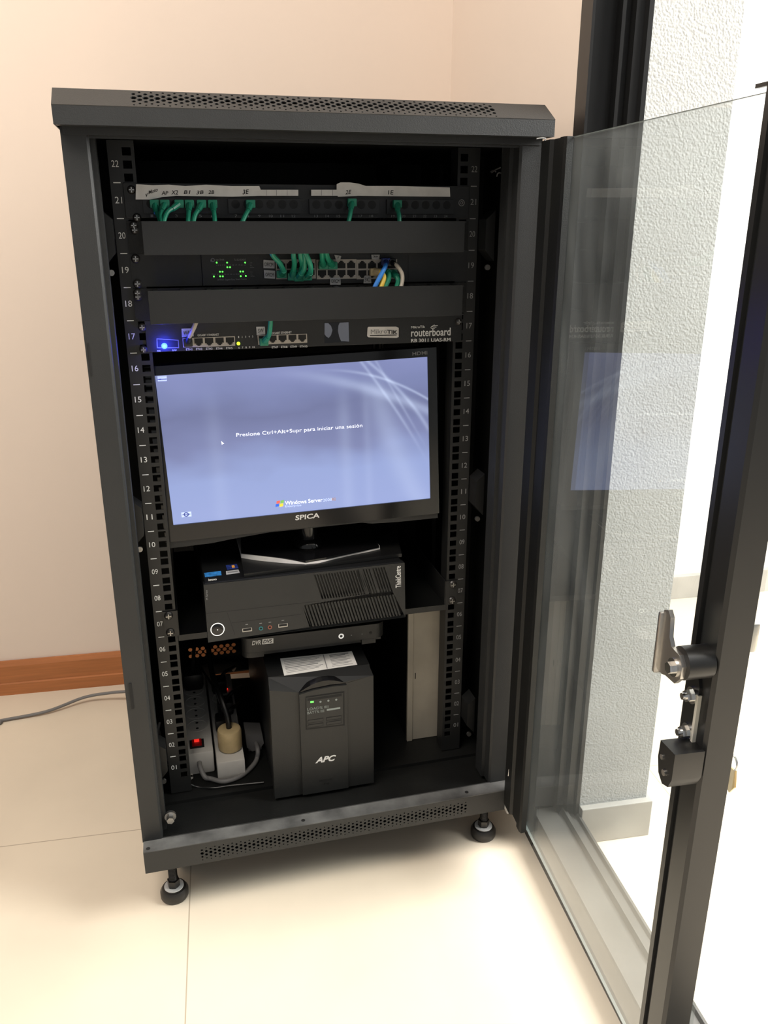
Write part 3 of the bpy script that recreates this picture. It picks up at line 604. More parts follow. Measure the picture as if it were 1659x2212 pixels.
# ---- router
ro = thing('router', 'slim black rack router with a glowing blue light and white lettering', 'router', (0, 0.07, 0.711))
yr = -0.003
obj('front_panel', MB().box(-0.2300, 0.2360, yr, 0.0, 0.7118, 0.7550, bev=0.0005), 'panel', ro, False)
obj('housing', MB().box(-0.222, 0.222, 0.0, 0.15, 0.7125, 0.7545), 'plastic', ro, False)
for pts, n in ((((394, 730.5), (507.4, 726.2), (508, 746.8), (395.5, 750.5)), 5), (((556, 724.5), (663, 720.8), (663.5, 740), (558, 744.5)), 5)):
    m_ = MB(); Q(m_, pts, yl=yr, t=0.0008); pb = obj('port_block', m_, 'port', ro, False)
    h = MB(); a, b, c = PY(*pts[0], yr), PY(*pts[1], yr), PY(*pts[2], yr)
    for k in range(n):
        x = a.x+(b.x-a.x)*(k+0.5)/n; rj(h, x, (a.z+c.z)/2+0.0004, (b.x-a.x)/n*0.80, abs(a.z-c.z)*0.80, yr-0.0008)
    obj('port_opening', h, 'hole', pb, False)
m_ = MB(); Q(m_, ((338, 731), (386, 734), (387, 752), (339, 752)), yl=yr, t=0.0006); obj('sfp_slot', m_, 'dim', ro, False); m_ = MB(); Q(m_, ((340, 733), (384, 736), (385, 750), (341, 750)), yl=yr-0.0006, t=0.0003); obj('sfp_opening', m_, 'hole', ro, False)
t = MB(); T(t, 'GIGABIT ETHERNET', 427, 726.5, 473, 724.8, 4.5, yl=yr); T(t, 'GIGABIT ETHERNET', 587, 722, 630, 719.8, 4.5, yl=yr)
for k in range(5):
    u = 402+k*21.7; T(t, 'ETH%d' % (k+1), u, 757-k*0.7, u+13.5, 756.8-k*0.7, 4.5, yl=yr, bold=0.01)
    u = 567+k*20.2
    if k: T(t, 'ETH%d' % (k+6), u, 753-k*0.6, u+(13.5 if k < 4 else 16), 752.8-k*0.6, 4.5, yl=yr, bold=0.01)
    T(t, str(k+1), 514.5+k*7.6, 730-k*0.3, 516.5+k*7.6, 730-k*0.3, 4, yl=yr); T(t, str(k+6), 515+k*7.6, 753-k*0.3, 518+k*7.6+(k == 4)*2, 753-k*0.3, 4, yl=yr)
T(t, 'PWR', 340, 760, 347, 760, 3.5, yl=yr); T(t, 'SFP', 372, 758.5, 382, 758.5, 3.5, yl=yr)
T(t, 'routerboard', 888, 727.5, 973, 724.5, 17, yl=yr, bold=0.012); T(t, 'RB 3011 UiAS-RM', 888, 739.5, 973, 737, 7.5, yl=yr, bold=0.015); T(t, 'MikroTik', 888, 709.5, 918, 708, 5, yl=yr, bold=0.01)
for k in range(3):
    a = PY(931+k*3, 712-k*3.5, yr); b = PY(938+k*3, 704+1.5-k*1.5, yr); t.tube([(a.x+0.001, yr-0.0004, b.z+0.001), (a.x, yr-0.0004, (a.z+b.z)/2+0.0003), (b.x+0.001, yr-0.0004, a.z+0.001)], 0.0005, 5)
obj('lettering', t, 'white', ro, False)
p = PY(355, 747, yr)
bl = obj('indicator_light', MB().lathe([(0.0042, 0), (0.0042, -0.0014), (0.0024, -0.0030)], (p.x, yr-0.0008, p.z), 14, 'y'), 'ledb', ro, label='bright blue power light')
ptl = bpy.data.lights.new('blue_led_glow', 'POINT'); ptl.energy = 0.17; ptl.color = (0.03, 0.05, 1.0); ptl.shadow_soft_size = 0.004
po = bpy.data.objects.new('blue_led_glow', ptl); col.objects.link(po); po.location = (p.x, yr-0.014, p.z+FL)
p = PY(515, 742, yr); obj('indicator_light', MB().cyl((p.x, yr-0.001, p.z), (p.x, yr, p.z), 0.0024, n=14), 'ledy', ro)
m_ = MB(); Q(m_, ((700, 697), (754, 695.5), (755, 739), (701, 741)), yl=yr, t=0.0005); lw = obj('display_window', m_, 'gloss', ro, False)
m_ = MB(); Q(m_, ((701, 698), (709, 698), (715, 704), (718, 713), (715, 724), (710, 730), (705, 727), (701, 722)), yl=yr-0.0005, t=0.0003); Q(m_, ((734, 697), (753, 696), (754, 738), (745, 737), (737, 737), (733, 728), (730, 715), (731, 703)), yl=yr-0.0005, t=0.0003); obj('peeling_film', m_, 'film', lw, False)
m_ = MB(); Q(m_, ((794, 708), (796, 706), (855, 705.5), (861, 708), (861, 728), (856, 730), (796, 728.5), (793, 726)), yl=yr, t=0.0005); sk = obj('maker_sticker', m_, 'paper', ro, False)
t = MB(); T(t, 'Mikro', 801, 721.5, 836, 720, 9.5, yl=yr-0.0005); obj('sticker_text', t, 'dim', sk, False)
t = MB(); T(t, 'TIK', 836, 720.5, 859, 722, 8, yl=yr-0.0005, bold=0.03); Q(t, ((799, 724), (856, 722.8), (857, 724.5), (799, 726)), yl=yr-0.0005, t=0.0002); obj('sticker_text', t, 'ink', sk, False)
for body, pts in (('WAN', ((392, 710), (417.5, 709), (418.5, 726.5), (393, 728.5))), ('SW', ((553.5, 706), (572, 705.5), (573, 722.5), (554.5, 724)))):
    m_ = MB(); Q(m_, pts, yl=yr, t=0.0006); lb_ = obj('port_tag', m_, 'stkw', ro, False); t = MB(); T(t, body, pts[3][0]+3, pts[3][1]-5, pts[2][0]-3, pts[2][1]-5, 8.5, yl=yr-0.0006); obj('tag_text', t, 'ink', lb_, False)
screws(ro, ((307, 707), (310, 755), (990, 695)), 0.0055)

# ---- patch cables (each its own thing)
def cable(name, label, group, jacket, pts, r=0.0031, boot=None, plugsize=0.0062, bootmat=None):
    P_ = [PY(u, v, y) for u, v, y in pts]
    t = thing(name, label, 'cable', tuple(P_[-1]), group)
    obj('jacket', MB().tube(P_, r, 10), jacket, t)
    if boot is not None:
        d = (P_[1]-P_[0]).normalized(); e = P_[0]+d*0.010
        b_ = MB().box(P_[0].x-plugsize, P_[0].x+plugsize, P_[0].y-0.005, P_[0].y+0.004, P_[0].z-0.0055, P_[0].z+0.0050, bev=0.0015).tube([P_[0], e, e+d*0.006], (r*1.6, r*1.15), 10)
        obj('plug_boot', b_, bootmat or jacket, t)
    return t
G1 = 'green patch cables in the patch panel'
for n, pts in (('green patch cable in the first port, under the leftmost handwritten name', [(334, 440, -0.010), (337, 455, -0.018), (344, 470, -0.026), (347, 484, -0.036), (348, 510, -0.040)]),
               ('green patch cable in the panel port under the mark AP', [(356, 440, -0.012), (351, 452, -0.022), (347, 468, -0.030), (350, 484, -0.038), (352, 510, -0.040)]),
               ('green patch cable slanting down left from the port under the mark X2', [(387, 440, -0.012), (375, 449, -0.020), (361, 459, -0.028), (353, 482, -0.038), (354, 510, -0.040)]),
               ('green patch cable hanging straight under the mark B1', [(409, 440, -0.012), (408, 452, -0.022), (407, 468, -0.030), (406, 484, -0.036), (406, 510, -0.040)]),
               ('green patch cable slanting down left under the mark 3B', [(435, 440, -0.012), (429, 452, -0.022), (421, 465, -0.030), (417, 484, -0.036), (416, 510, -0.040)]),
               ('green patch cable under the mark 2B', [(459, 440, -0.012), (461, 452, -0.022), (463, 468, -0.030), (464, 484, -0.036), (464, 510, -0.040)]),
               ('green patch cable slanting left alone under the mark 3E', [(541, 440, -0.012), (537, 452, -0.022), (530, 465, -0.030), (522, 484, -0.036), (518, 510, -0.040)]),
               ('green patch cable alone under the mark 2E', [(760, 437, -0.012), (758, 450, -0.022), (756, 465, -0.030), (752, 484, -0.036), (750, 510, -0.040)]),
               ('green patch cable alone under the mark 1E', [(858, 440, -0.012), (859, 452, -0.022), (862, 465, -0.030), (863, 484, -0.036), (863, 510, -0.040)])):
    cable('patch_cable', n, G1, 'green', pts, boot=True)
G2 = 'green patch cables in the switch'
for n, pts in (('green cable arching into the leftmost switch port beside the white tags', [(608, 592, -0.010), (612, 586, -0.022), (604, 568, -0.032), (590, 552, -0.038), (580, 530, -0.040)]),
               ('green switch cable, second in the dense cluster', [(631, 597, -0.010), (634, 586, -0.020), (636, 568, -0.028), (634, 552, -0.036), (634, 530, -0.040)]),
               ('green switch cable, third in the dense cluster', [(651, 590, -0.012), (653, 580, -0.022), (652, 566, -0.030), (649, 552, -0.036), (648, 530, -0.040)]),
               ('bright green switch cable bulging furthest out at the right of the dense cluster', [(663, 597, -0.014), (670, 590, -0.028), (671, 576, -0.036), (666, 560, -0.040), (655, 535, -0.042)]),
               ('green switch cable low down in the dense cluster', [(645, 599, -0.012), (650, 592, -0.024), (657, 580, -0.030), (658, 560, -0.034), (656, 535, -0.040)]),
               ('green switch cable, left of the pair beside the empty ports', [(698, 573, -0.010), (697, 566, -0.020), (696, 556, -0.030), (695, 530, -0.040)]),
               ('green switch cable, right of the pair beside the empty ports', [(718, 573, -0.010), (713, 566, -0.020), (707, 555, -0.030), (702, 530, -0.040)])):
    cable('patch_cable', n, G2, 'green', pts, boot=True, r=0.0036, plugsize=0.0068)
cable('patch_cable', 'bright blue cable crossing in front of the yellow one', None, 'blue', [(833, 565, -0.012), (832, 576, -0.030), (822, 596, -0.038), (808, 624, -0.042), (803, 650, -0.042)], boot=True, r=0.0032, bootmat='stkn')
cable('patch_cable', 'yellow cable with a cream boot behind the blue cable', None, 'yellow', [(808, 587, -0.014), (822, 588, -0.028), (829, 600, -0.034), (821, 626, -0.040), (816, 650, -0.042)], boot=True, r=0.0036, bootmat='yplug')
cable('patch_cable', 'short green cable between the yellow and the beige cables', None, 'green', [(826, 590, -0.010), (838, 588, -0.022), (840, 602, -0.030), (830, 624, -0.038), (826, 650, -0.040)], r=0.0036, boot=True)
cable('patch_cable', 'green cable dropping just left of the beige cable', None, 'green', [(848, 590, -0.012), (856, 596, -0.024), (860, 608, -0.030), (856, 626, -0.038), (855, 650, -0.040)], r=0.0036, boot=True)
cable('patch_cable', 'beige cable looping down at the right end of the switch', None, 'beigec', [(845, 566, -0.012), (856, 572, -0.028), (868, 590, -0.034), (869, 608, -0.038), (865, 626, -0.042), (864, 650, -0.042)], r=0.0028, boot=True, bootmat='plastic')
cable('patch_cable', 'beige cable with a black boot in the first router port', None, 'beigec', [(406, 740, -0.010), (409, 728, -0.022), (418, 710, -0.036), (426, 690, -0.040)], r=0.0030, boot=True, bootmat='plastic')
cable('patch_cable', 'green cable plugged in beside the SW tag of the router', None, 'green', [(570, 738, -0.010), (580, 726, -0.024), (583, 712, -0.034), (585, 690, -0.042)], r=0.0034, boot=True)
for n, pts in (('black cable bundle hanging in the dark top right corner of the rack', [(0.19, 0.30, 0.975), (0.175, 0.24, 0.93), (0.16, 0.22, 0.88), (0.17, 0.26, 0.80), (0.18, 0.30, 0.60)]),):
    m_ = MB()
    for k in range(4): m_.tube([(x+0.008*math.cos(k*1.6), y+0.008*math.sin(k*1.6), z) for x, y, z in pts], 0.0045, 8)
    one('cable_bundle', m_, 'plastic', n, 'cable')

# ---- monitor
rv = Vector((-0.0221, -0.0336, -0.0362))
MM = Matrix.Translation((-0.0106, 0.0155, 0.4505)) @ Matrix.Rotation(rv.length, 4, rv)
mo = thing('monitor', 'flat black widescreen monitor showing a blue login screen', 'monitor', tuple(MM @ Vector((0, 0.05, -0.088))))
fr = MB()
plate(fr, [[(-0.2195, -0.0262), (0.2190, -0.0262), (0.2190, 0.2440), (-0.2195, 0.2440)], [(-0.2047, 0.0002), (0.2047, 0.0002), (0.2047, 0.2303), (-0.2047, 0.2303)]], [], 0.012, MM @ fmat((0, 0.003, 0), (1, 0, 0), (0, 0, 1)))
obj('bezel', fr, 'gloss', mo, False)
obj('back_housing', MB().box(-0.2185, 0.2180, 0.009, 0.030, -0.026, 0.2435, MM).box(-0.14, 0.14, 0.03, 0.05, 0.0, 0.2, MM, 0.006), 'plastic', mo, False)
lp_ = [(-0.2180, -0.0262)]+[(x, -0.0262) for x in (-0.12, 0.0, 0.12)]+[(0.2170, -0.0262), (0.2170, -0.0350), (0.150, -0.0345), (0.105, -0.0325), (0.09, -0.0290), (-0.06, -0.0285), (-0.12, -0.0330), (-0.150, -0.0362), (-0.2180, -0.0372)]
obj('lower_lip', MB().prism([(x, z) for x, z in lp_], -0.0005, 0.012, 'y', MM), 'matte', mo, False)
me = bpy.data.meshes.new('screen'); vv = [MM @ Vector(p)-ORG[mo.name] for p in ((-0.2049, 0.0, 0), (0.2049, 0.0, 0), (0.2049, 0.0, 0.2305), (-0.2049, 0.0, 0.2305))]
me.from_pydata([tuple(v) for v in vv], [], [(0, 1, 2, 3)]); uvl = me.uv_layers.new(name='UVMap')
for i, uvc in enumerate(((0, 0), (1, 0), (1, 1), (0, 1))): uvl.data[i].uv = uvc
me.materials.append(K['screen']); scr = bpy.data.objects.new('screen', me); col.objects.link(scr); scr.parent = mo; ORG[scr.name] = ORG[mo.name]
t = MB(); T(t, 'Presione Ctrl+Alt+Supr para iniciar una sesión', 511, 946, 783, 925, 10.5, MM); T(t, 'Windows Server', 616, 1091, 697, 1083.5, 8.5, MM, bold=0.008); obj('login_text', t, 'scrtext', scr, False)
t = MB(); T(t, '2008', 698, 1083.5, 717, 1081.5, 6, MM); T(t, 'Enterprise', 616, 1097.5, 651, 1094.5, 6, MM); obj('edition_text', t, 'scrdim', scr, False)
t = MB(); T(t, 'R2', 718, 1081.5, 725, 1080.5, 6, MM); obj('edition_text', t, 'orange', scr, False)
def flag(mb, u, v, du, dv): Q(mb, ((u, v), (u+du, v-1.6), (u+du-0.4, v+dv-1.6), (u-0.4, v+dv)), MM, t=0.0003)
for m_name, (u, v, du, dv) in (('scrred', (597.5, 1082.5, 7.5, 6)), ('scrgrn', (606, 1081.5, 7.5, 6)), ('scrblu', (595.5, 1089.5, 7.5, 5.5)), ('scryel', (604, 1088.5, 8, 6.5))):
    m_ = MB(); flag(m_, u, v, du, dv); obj('emblem_pane', m_, m_name, scr, False)
t = MB(); Q(t, ((340, 812.5), (360, 811.3), (360.5, 823), (341, 824)), MM, t=0.0002); Q(t, ((391.5, 1107), (413, 1105), (413.8, 1115.5), (392.5, 1117.5)), MM, t=0.0002); obj('screen_button', t, 'scrdim', scr, False)
t = MB(); T(t, 'ES', 344, 821, 348, 820.7, 3, MM, yl=-0.0002); Q(t, ((340.5, 819), (360, 817.8), (360, 819.5), (340.5, 820.5)), MM, yl=-0.0002, t=0.0002)
p = PM(402.5, 1111, MM); t.torus((p.x, -0.0005, p.z), 0.0030, 0.0007, 'y', 18, 5, MM); t.box(p.x-0.006, p.x+0.006, -0.0006, -0.0003, p.z-0.0004, p.z+0.0004, MM); obj('screen_icon', t, 'scrnavy', scr, False)
t = MB(); Q(t, ((477.5, 952.5), (484.5, 958.5), (481.2, 959), (479.3, 961)), MM, t=0.0002); obj('mouse_pointer', t, 'scrtext', scr, False)
t = MB(); T(t, 'SPICA', 638, 1124, 690, 1118, 10.5, MM, yl=-0.003, bold=0.02, shear=0.1); obj('maker_lettering', t, 'white', mo, False)
t = MB(); T(t, 'HDMI', 891, 768, 923, 765.5, 7.5, MM, yl=-0.003, bold=0.01); obj('port_lettering', t, 'dim', mo, False)
ZPC = 0.363
st = MB().lathe([(0.026, 0), (0.024, 0.006), (0.0165, 0.012), (0.0155, 0.075)], (0.0, 0.065, ZPC+0.013), 28)
obj('stand_neck', st, 'gloss', mo)
base_pts = [PZ(521, 1196, ZPC+0.012), PZ(620, 1207, ZPC+0.012), PZ(660, 1212, ZPC+0.012), PZ(705, 1205, ZPC+0.012), PZ(819, 1180, ZPC+0.012), PZ(800, 1140, ZPC+0.012), PZ(520, 1160, ZPC+0.012)]
obj('stand_base', MB().prism([(p.x, p.y) for p in base_pts], ZPC+0.0095, ZPC+0.0125, 'z'), 'gloss', mo, False)

# ---- desktop computer under the monitor
PR = Matrix.Translation((-0.018, -0.036, 0.268)) @ Matrix.Rotation(0.0223, 4, 'Z')
PT = PR @ Matrix.Rotation(-0.0751, 4, 'X')
pc = thing('desktop_computer', 'black flat desktop computer with slanted vents lying under the monitor', 'computer', (-0.018, 0.12, 0.268))
hw_ = 0.1602; hh = 0.0948
obj('case', MB().box(-hw_+0.002, hw_-0.002, 0.012, 0.34, 0.001, hh, PR, 0.0015), 'panel', pc, False)
vt = MB()
poly = [[(-hw_, 0), (hw_, 0), (hw_, hh), (-hw_, hh)]]
def para(n, TL, TR, BR, BL, duty=0.58):
    A, B, C_, D = (PM(*q, PT) for q in (TL, TR, BR, BL)); out = []
    for k in range(n):
        t0, t1 = k/n, (k+duty)/n; L_ = lambda p, q, t: (p.x+(q.x-p.x)*t, p.z+(q.z-p.z)*t)
        out.append([L_(D, C_, t0), L_(D, C_, t1), L_(A, B, t1), L_(A, B, t0)])
    return out
poly += para(26, (678, 1242), (833, 1224.5), (850.5, 1277), (695.5, 1294.5)) + para(30, (653, 1308.5), (853.5, 1284), (868.5, 1329), (668.5, 1354.5))
fb = MB(); plate(fb, poly, [], 0.004, PT @ fmat((0, 0.002, 0), (1, 0, 0), (0, 0, 1)))
fb.box(-hw_, hw_, 0.004, 0.016, hh-0.003, hh, PT).box(-hw_, hw_, 0.004, 0.016, 0, 0.002, PT).box(-hw_, -hw_+0.002, 0.004, 0.016, 0, hh, PT).box(hw_-0.002, hw_, 0.004, 0.016, 0, hh, PT)
obj('front_bezel', fb, 'matte', pc, False)
obj('vent_backing', MB().box(-hw_+0.003, hw_-0.003, 0.010, 0.0118, 0.003, hh-0.004, PT), 'hole', pc, False)
g = MB()
def line(mb, u0, v0, u1, v1, w_=0.9): Q(mb, ((u0, v0), (u1, v1), (u1, v1+w_), (u0, v0+w_)), PT, t=0.0001)
line(g, 445, 1325, 690, 1298); line(g, 500, 1345, 650, 1326.5); line(g, 648, 1303, 665, 1356, 0.6)
Q(g, ((490, 1322), (490.8, 1322), (508, 1371), (507, 1371)), PT, t=0.0001)
obj('panel_seam', g, 'hole', pc, False)
p = PM(469.8, 1359.4, PT); pbn = obj('power_button', MB().lathe([(0.0092, 0), (0.0092, -0.0012), (0.006, -0.0018)], (p.x, 0, p.z), 28, 'y', PT), 'gloss', pc)
obj('button_ring', MB().torus((p.x, -0.0006, p.z), 0.0101, 0.0007, 'y', 32, 6, PT), 'ledw', pbn); obj('button_light', MB().cyl((p.x, -0.0024, p.z), (p.x, -0.0016, p.z), 0.0008, n=8, xf=PT), 'ledw', pbn)
for u, v in ((533.8, 1360.4), (611.3, 1350.7)):
    p = PM(u, v, PT); uo = obj('usb_port', MB().box(p.x-0.0074, p.x+0.0074, -0.0006, 0, p.z-0.0029, p.z+0.0029, PT), 'nickel', pc, False); obj('usb_opening', MB().box(p.x-0.0064, p.x+0.0064, -0.0009, -0.0006, p.z-0.0014, p.z+0.0024, PT), 'hole', uo, False)
for u, v, m_ in ((563.5, 1357.6, 'jackg'), (583, 1355, 'jackp')):
    p = PM(u, v, PT); uo = obj('audio_jack', MB().torus((p.x, -0.0003, p.z), 0.0026, 0.0008, 'y', 20, 6, PT), m_, pc); obj('jack_hole', MB().cyl((p.x, -0.0003, p.z), (p.x, -0.0001, p.z), 0.0020, n=14, xf=PT), 'hole', uo)
t = MB(); A_ = PM(444.5, 1296, PT); B_ = PM(442.8, 1270, PT); t.merge(text_bm('M Series', (B_-A_).length*0.8, 0.0032), PT @ fmat((A_.x+0.0036, -0.0002, A_.z), (0, 0, 1), (-1, 0, 0))); 
for u, v in ((533, 1349), (563, 1346.5), (583, 1344), (611, 1340)): q = PM(u, v, PT); t.box(q.x-0.002, q.x+0.002, -0.0002, 0, q.z-0.0006, q.z+0.0006, PT)
obj('small_lettering', t, 'dim', pc, False)
t = MB(); A_ = PM(866.5, 1268.5, PT); B_ = PM(864, 1222.5, PT); t.merge(text_bm('ThinkCentre', (B_-A_).length, 0.0095, bold=0.012), PT @ fmat((A_.x, -0.0002, A_.z), (0, 0, 1), (-1, 0, 0))); obj('model_lettering', t, 'white', pc, False)
t = MB(); T(t, 'lenovo', 450.5, 1255, 468, 1253, 5, PT @ Matrix.Translation((0, 0.0, 0)), bold=0.01); obj('maker_lettering', t, 'white', pc, False)
zt_ = 0.268+hh
for m_name, pts in (('stkb', ((441, 1238), (477, 1233.5), (478.5, 1242.5), (443, 1247))), ('stkn', ((487.5, 1221.5), (511.5, 1218.5), (515, 1227.5), (491, 1231))), ('stkw', ((488, 1234), (515, 1230.5), (518, 1237.5), (489, 1241.5)))):
    m_ = MB(); QZ(m_, pts, zt_+0.0002); so = obj('sticker', m_, m_name, pc, False)
    if m_name == 'stkn':
        m_ = MB(); QZ(m_, ((500, 1221.5), (506, 1220.8), (507.5, 1226), (501.5, 1226.8)), zt_+0.0006); obj('sticker_patch', m_, 'orange', so, False)
    if m_name == 'stkw':
        m_ = MB(); QZ(m_, ((491, 1235.5), (513, 1232.8), (514, 1235), (492, 1237.8)), zt_+0.0006); obj('sticker_patch', m_, 'dim', so, False)
# slim dark folder and the curled paper on the computer
fp = [PZ(527, 1240, ZPC+0.006), PZ(868, 1196, ZPC+0.006), PZ(856, 1150, ZPC+0.006), PZ(518, 1190, ZPC+0.006)]
one('slim_tray', MB().prism([(p.x, p.y) for p in fp], ZPC+0.0005, ZPC+0.0062, 'z'), 'plastic', 'thin black tray lying on the desktop computer under the monitor foot', 'tray')
pm = MB(); Zp = ZPC+0.0064
def strip(front, z0, z1s):
    n = len(front); v = []
    for (u, v_), dz in zip(front, z1s):
        a = PZ(u, v_+3.5, Zp+0.0006); v += [Vector((a.x, a.y, Zp)), Vector((a.x, a.y+0.002, Zp+dz)), Vector((a.x, a.y+0.10, Zp+0.0012)), Vector((a.x, a.y+0.10, Zp+0.0004))]
    f = []
    for i in range(n-1):
        for k in range(4): f.append((i*4+k, (i+1)*4+k, (i+1)*4+(k+1) % 4, i*4+(k+1) % 4))
    f += [(0, 1, 2, 3), ((n-1)*4+3, (n-1)*4+2, (n-1)*4+1, (n-1)*4)]
    pm.add(v, f)
strip([(521, 1201), (560, 1207), (600, 1211), (625, 1213), (660, 1215), (690, 1212), (720, 1204), (760, 1195), (800, 1187), (821, 1182)], 0, [0.0056, 0.0056, 0.0054, 0.0044, 0.0026, 0.0026, 0.0044, 0.0054, 0.0056, 0.0050])
one('paper_sheet', pm, 'paper', 'white paper sheet curling out from under the glossy monitor foot', 'paper')
# ---- shelf, recorder, UPS
sh = thing('rack_shelf', 'black cantilever rack shelf carrying the desktop computer', 'shelf', (0, 0.18, 0.257))
obj('shelf_plate', MB().box(-0.2225, 0.2235, 0.0, 0.36, 0.2645, 0.2668), 'inner', sh, False)
obj('shelf_lip', MB().box(-0.2225, 0.2235, -0.001, 0.001, 0.2568, 0.2668), 'matte', sh, False)
for s in (-1, 1):
    obj('shelf_bracket', MB().box(*((-0.2425, -0.2215) if s < 0 else (0.2215, 0.2425)), -0.0025, -0.0005, 0.2668, 0.3105).box(*sorted((s*0.2205, s*0.2220)), -0.0005, 0.30, 0.2668, 0.31), 'rail', sh, False)
screws(sh, ((364, 1330), (368, 1366), (978, 1262), (976, 1297)), 0.0068, -0.0025)
yd = 0.012; dx0, dx1 = PY(522, 1383, yd).x, PY(831, 1350, yd).x
dv = thing('video_recorder', 'slim black video recorder with rounded ends between shelf and power unit', 'video recorder', (0, 0.10, 0.2015))
obj('case', MB().box(dx0+0.004, dx1-0.004, yd+0.012, 0.22, 0.2030, 0.2375), 'panel', dv, False)
fcp = []
for k in range(7): a_ = math.pi/2*k/6; fcp.append((dx0+0.016-0.016*math.sin(a_), yd+0.0+0.013*(1-math.cos(a_))))
fcp = fcp[::-1]
for k in range(7): a_ = math.pi/2*k/6; fcp.append((dx1-0.016+0.016*math.sin(a_), yd+0.013*(1-math.cos(a_))))
obj('front_bezel', MB().prism(fcp+[(dx1, yd+0.014), (dx0, yd+0.014)], 0.2125, 0.2390, 'z').prism([(x, y+0.0005) for x, y in fcp if x < dx0+0.03]+[(dx0+0.035, yd+0.0005), (dx0+0.035, yd+0.014), (dx0, yd+0.014)], 0.2030, 0.2120, 'z').box(dx1-0.04, dx1-0.016, yd+0.0005, yd+0.014, 0.2030, 0.2120).box(dx0+0.034, dx1-0.04, yd+0.008, yd+0.012, 0.2030, 0.2125), 'matte', dv)
t = MB(); T(t, 'DVR', 544.5, 1394, 563.5, 1392, 9.5, yl=yd, shear=0.25, bold=0.02); Q(t, ((567, 1380.5), (590.5, 1378.5), (590.5, 1389.5), (566, 1391.8)), yl=yd, t=0.0003); obj('lettering', t, 'white', dv, False)
t = MB(); T(t, 'DVS', 568.5, 1390, 588, 1387.8, 7.5, yl=yd-0.0003, shear=0.25, bold=0.02); obj('lettering', t, 'ink', dv, False)
p = PY(737, 1374, yd); obj('power_button', MB().torus((p.x, yd-0.0004, p.z), 0.0036, 0.0011, 'y', 22, 6), 'ledw', dv)
for u, v in ((759, 1372), (782, 1369.5)): p = PY(u, v, yd); obj('indicator_light', MB().cyl((p.x, yd-0.0004, p.z), (p.x, yd, p.z), 0.0011, n=10), 'dim', dv)
p = PY(801, 1367, yd); obj('infrared_window', MB().cyl((p.x, yd-0.0004, p.z), (p.x, yd, p.z), 0.0026, n=14), 'hole', dv)
# UPS
yu = -0.056; ux0, ux1 = -0.0893, 0.0815; zu0, zu1 = -0.0300, 0.1905
ups = thing('backup_power_unit', 'charcoal tower backup power unit with small display and green light', 'power supply', (0, 0.13, zu0))
obj('case', MB().box(ux0+0.001, ux1-0.001, -0.035, 0.37, zu0, zu1, bev=0.001), 'panel', ups, False)
zf = 0.1780
fz = MB().prism([(ux0, zu0+0.001), (ux1, zu0+0.001), (ux1, zf+0.003), (0.040, zf-0.004), (0.036, zf-0.004), (-0.042, zf-0.010), (ux0, zf+0.0005)], yu, -0.035, 'y')
obj('front_bezel', fz, 'matte', ups, False)
tp = MB()
vtp = [(ux0, yu, zf+0.0005), (-0.042, yu, zf-0.010), (0.036, yu, zf-0.004), (ux1, yu, zf+0.003), (ux1-0.003, -0.035, zu1), (ux0+0.001, -0.035, zu1), (ux0, -0.0345, zf-0.01), (ux1, -0.0345, zf-0.01)]
tp.add(vtp, [(0, 1, 2, 3, 4, 5), (0, 5, 6), (3, 7, 4), (5, 4, 7, 6)])
obj('bezel_cap', tp, 'plastic', ups, False)
ctr = MB(); arch = [(-0.0425, zf-0.010)]+[(-0.0425+0.0785*k/8, zf-0.010+0.006*k/8+0.0125*math.sin(math.pi*k/8)) for k in range(1, 8)]+[(0.036, zf-0.004)]
ctr.prism([(-0.0425, zu0+0.002), (0.036, zu0+0.002), (0.036, zf-0.006), (0.01, zf-0.005), (-0.02, zf-0.0075), (-0.0425, zf-0.012)], yu-0.004, yu, 'y')
obj('center_panel', ctr, 'matte', ups, False)
hp = MB(); hp.add([(x, yu-0.0005-(0.008 if False else 0), z) for x, z in arch]+[(x, yu+0.008, z+0.004) for x, z in arch], [(i, i+1, len(arch)+i+1, len(arch)+i) for i in range(len(arch)-1)]+[list(range(len(arch)))])
obj('grip_recess', hp, 'gloss', ups, False)
yc = yu-0.004
m_ = MB(); Q(m_, ((660, 1505), (743.5, 1493.5), (744.5, 1566.5), (661, 1576)), yl=yc, t=0.0006); dsp = obj('display_panel', m_, 'hole', ups, False)
m_ = MB(); Q(m_, ((661.5, 1507), (741, 1496), (741.5, 1564), (662.5, 1573.5)), yl=yc-0.0006, t=0.0006); obj('display_face', m_, 'matte', dsp, False)
m_ = MB(); Q(m_, ((664, 1509), (738, 1498.5), (738, 1503.5), (664, 1514)), yl=yc-0.0012, t=0.0002)
for (u0, u1, va, vb) in ((664.5, 698.5, 1555.5, 1550.5), (664.5, 698.5, 1565.5, 1560.5), (705, 738, 1549.5, 1545), (705, 738, 1559.5, 1554.5)): Q(m_, ((u0, va), (u1, vb), (u1, vb+7.5), (u0, va+7.5)), yl=yc-0.0012, t=0.0002)
obj('button_gap', m_, 'hole', dsp, False)
for (u0, u1, va, vb) in ((665.5, 697.5, 1556.5, 1551.8), (665.5, 697.5, 1566.5, 1561.8), (706, 737, 1550.5, 1546), (706, 737, 1560.5, 1555.8)):
    m_ = MB(); Q(m_, ((u0, va), (u1, vb), (u1, vb+5), (u0, va+5)), yl=yc-0.0014, t=0.0005); obj('button', m_, 'matte', ups, False)
t = MB(); T(t, 'LOAD% IIII', 664, 1535, 709, 1529, 5.5, yl=yc-0.0012); T(t, 'BATT% IIII', 664, 1543, 700, 1538, 5.5, yl=yc-0.0012); Q(t, ((706, 1531.5), (735, 1527.5), (735, 1531), (706, 1535.5)), yl=yc-0.0012, t=0.0002)
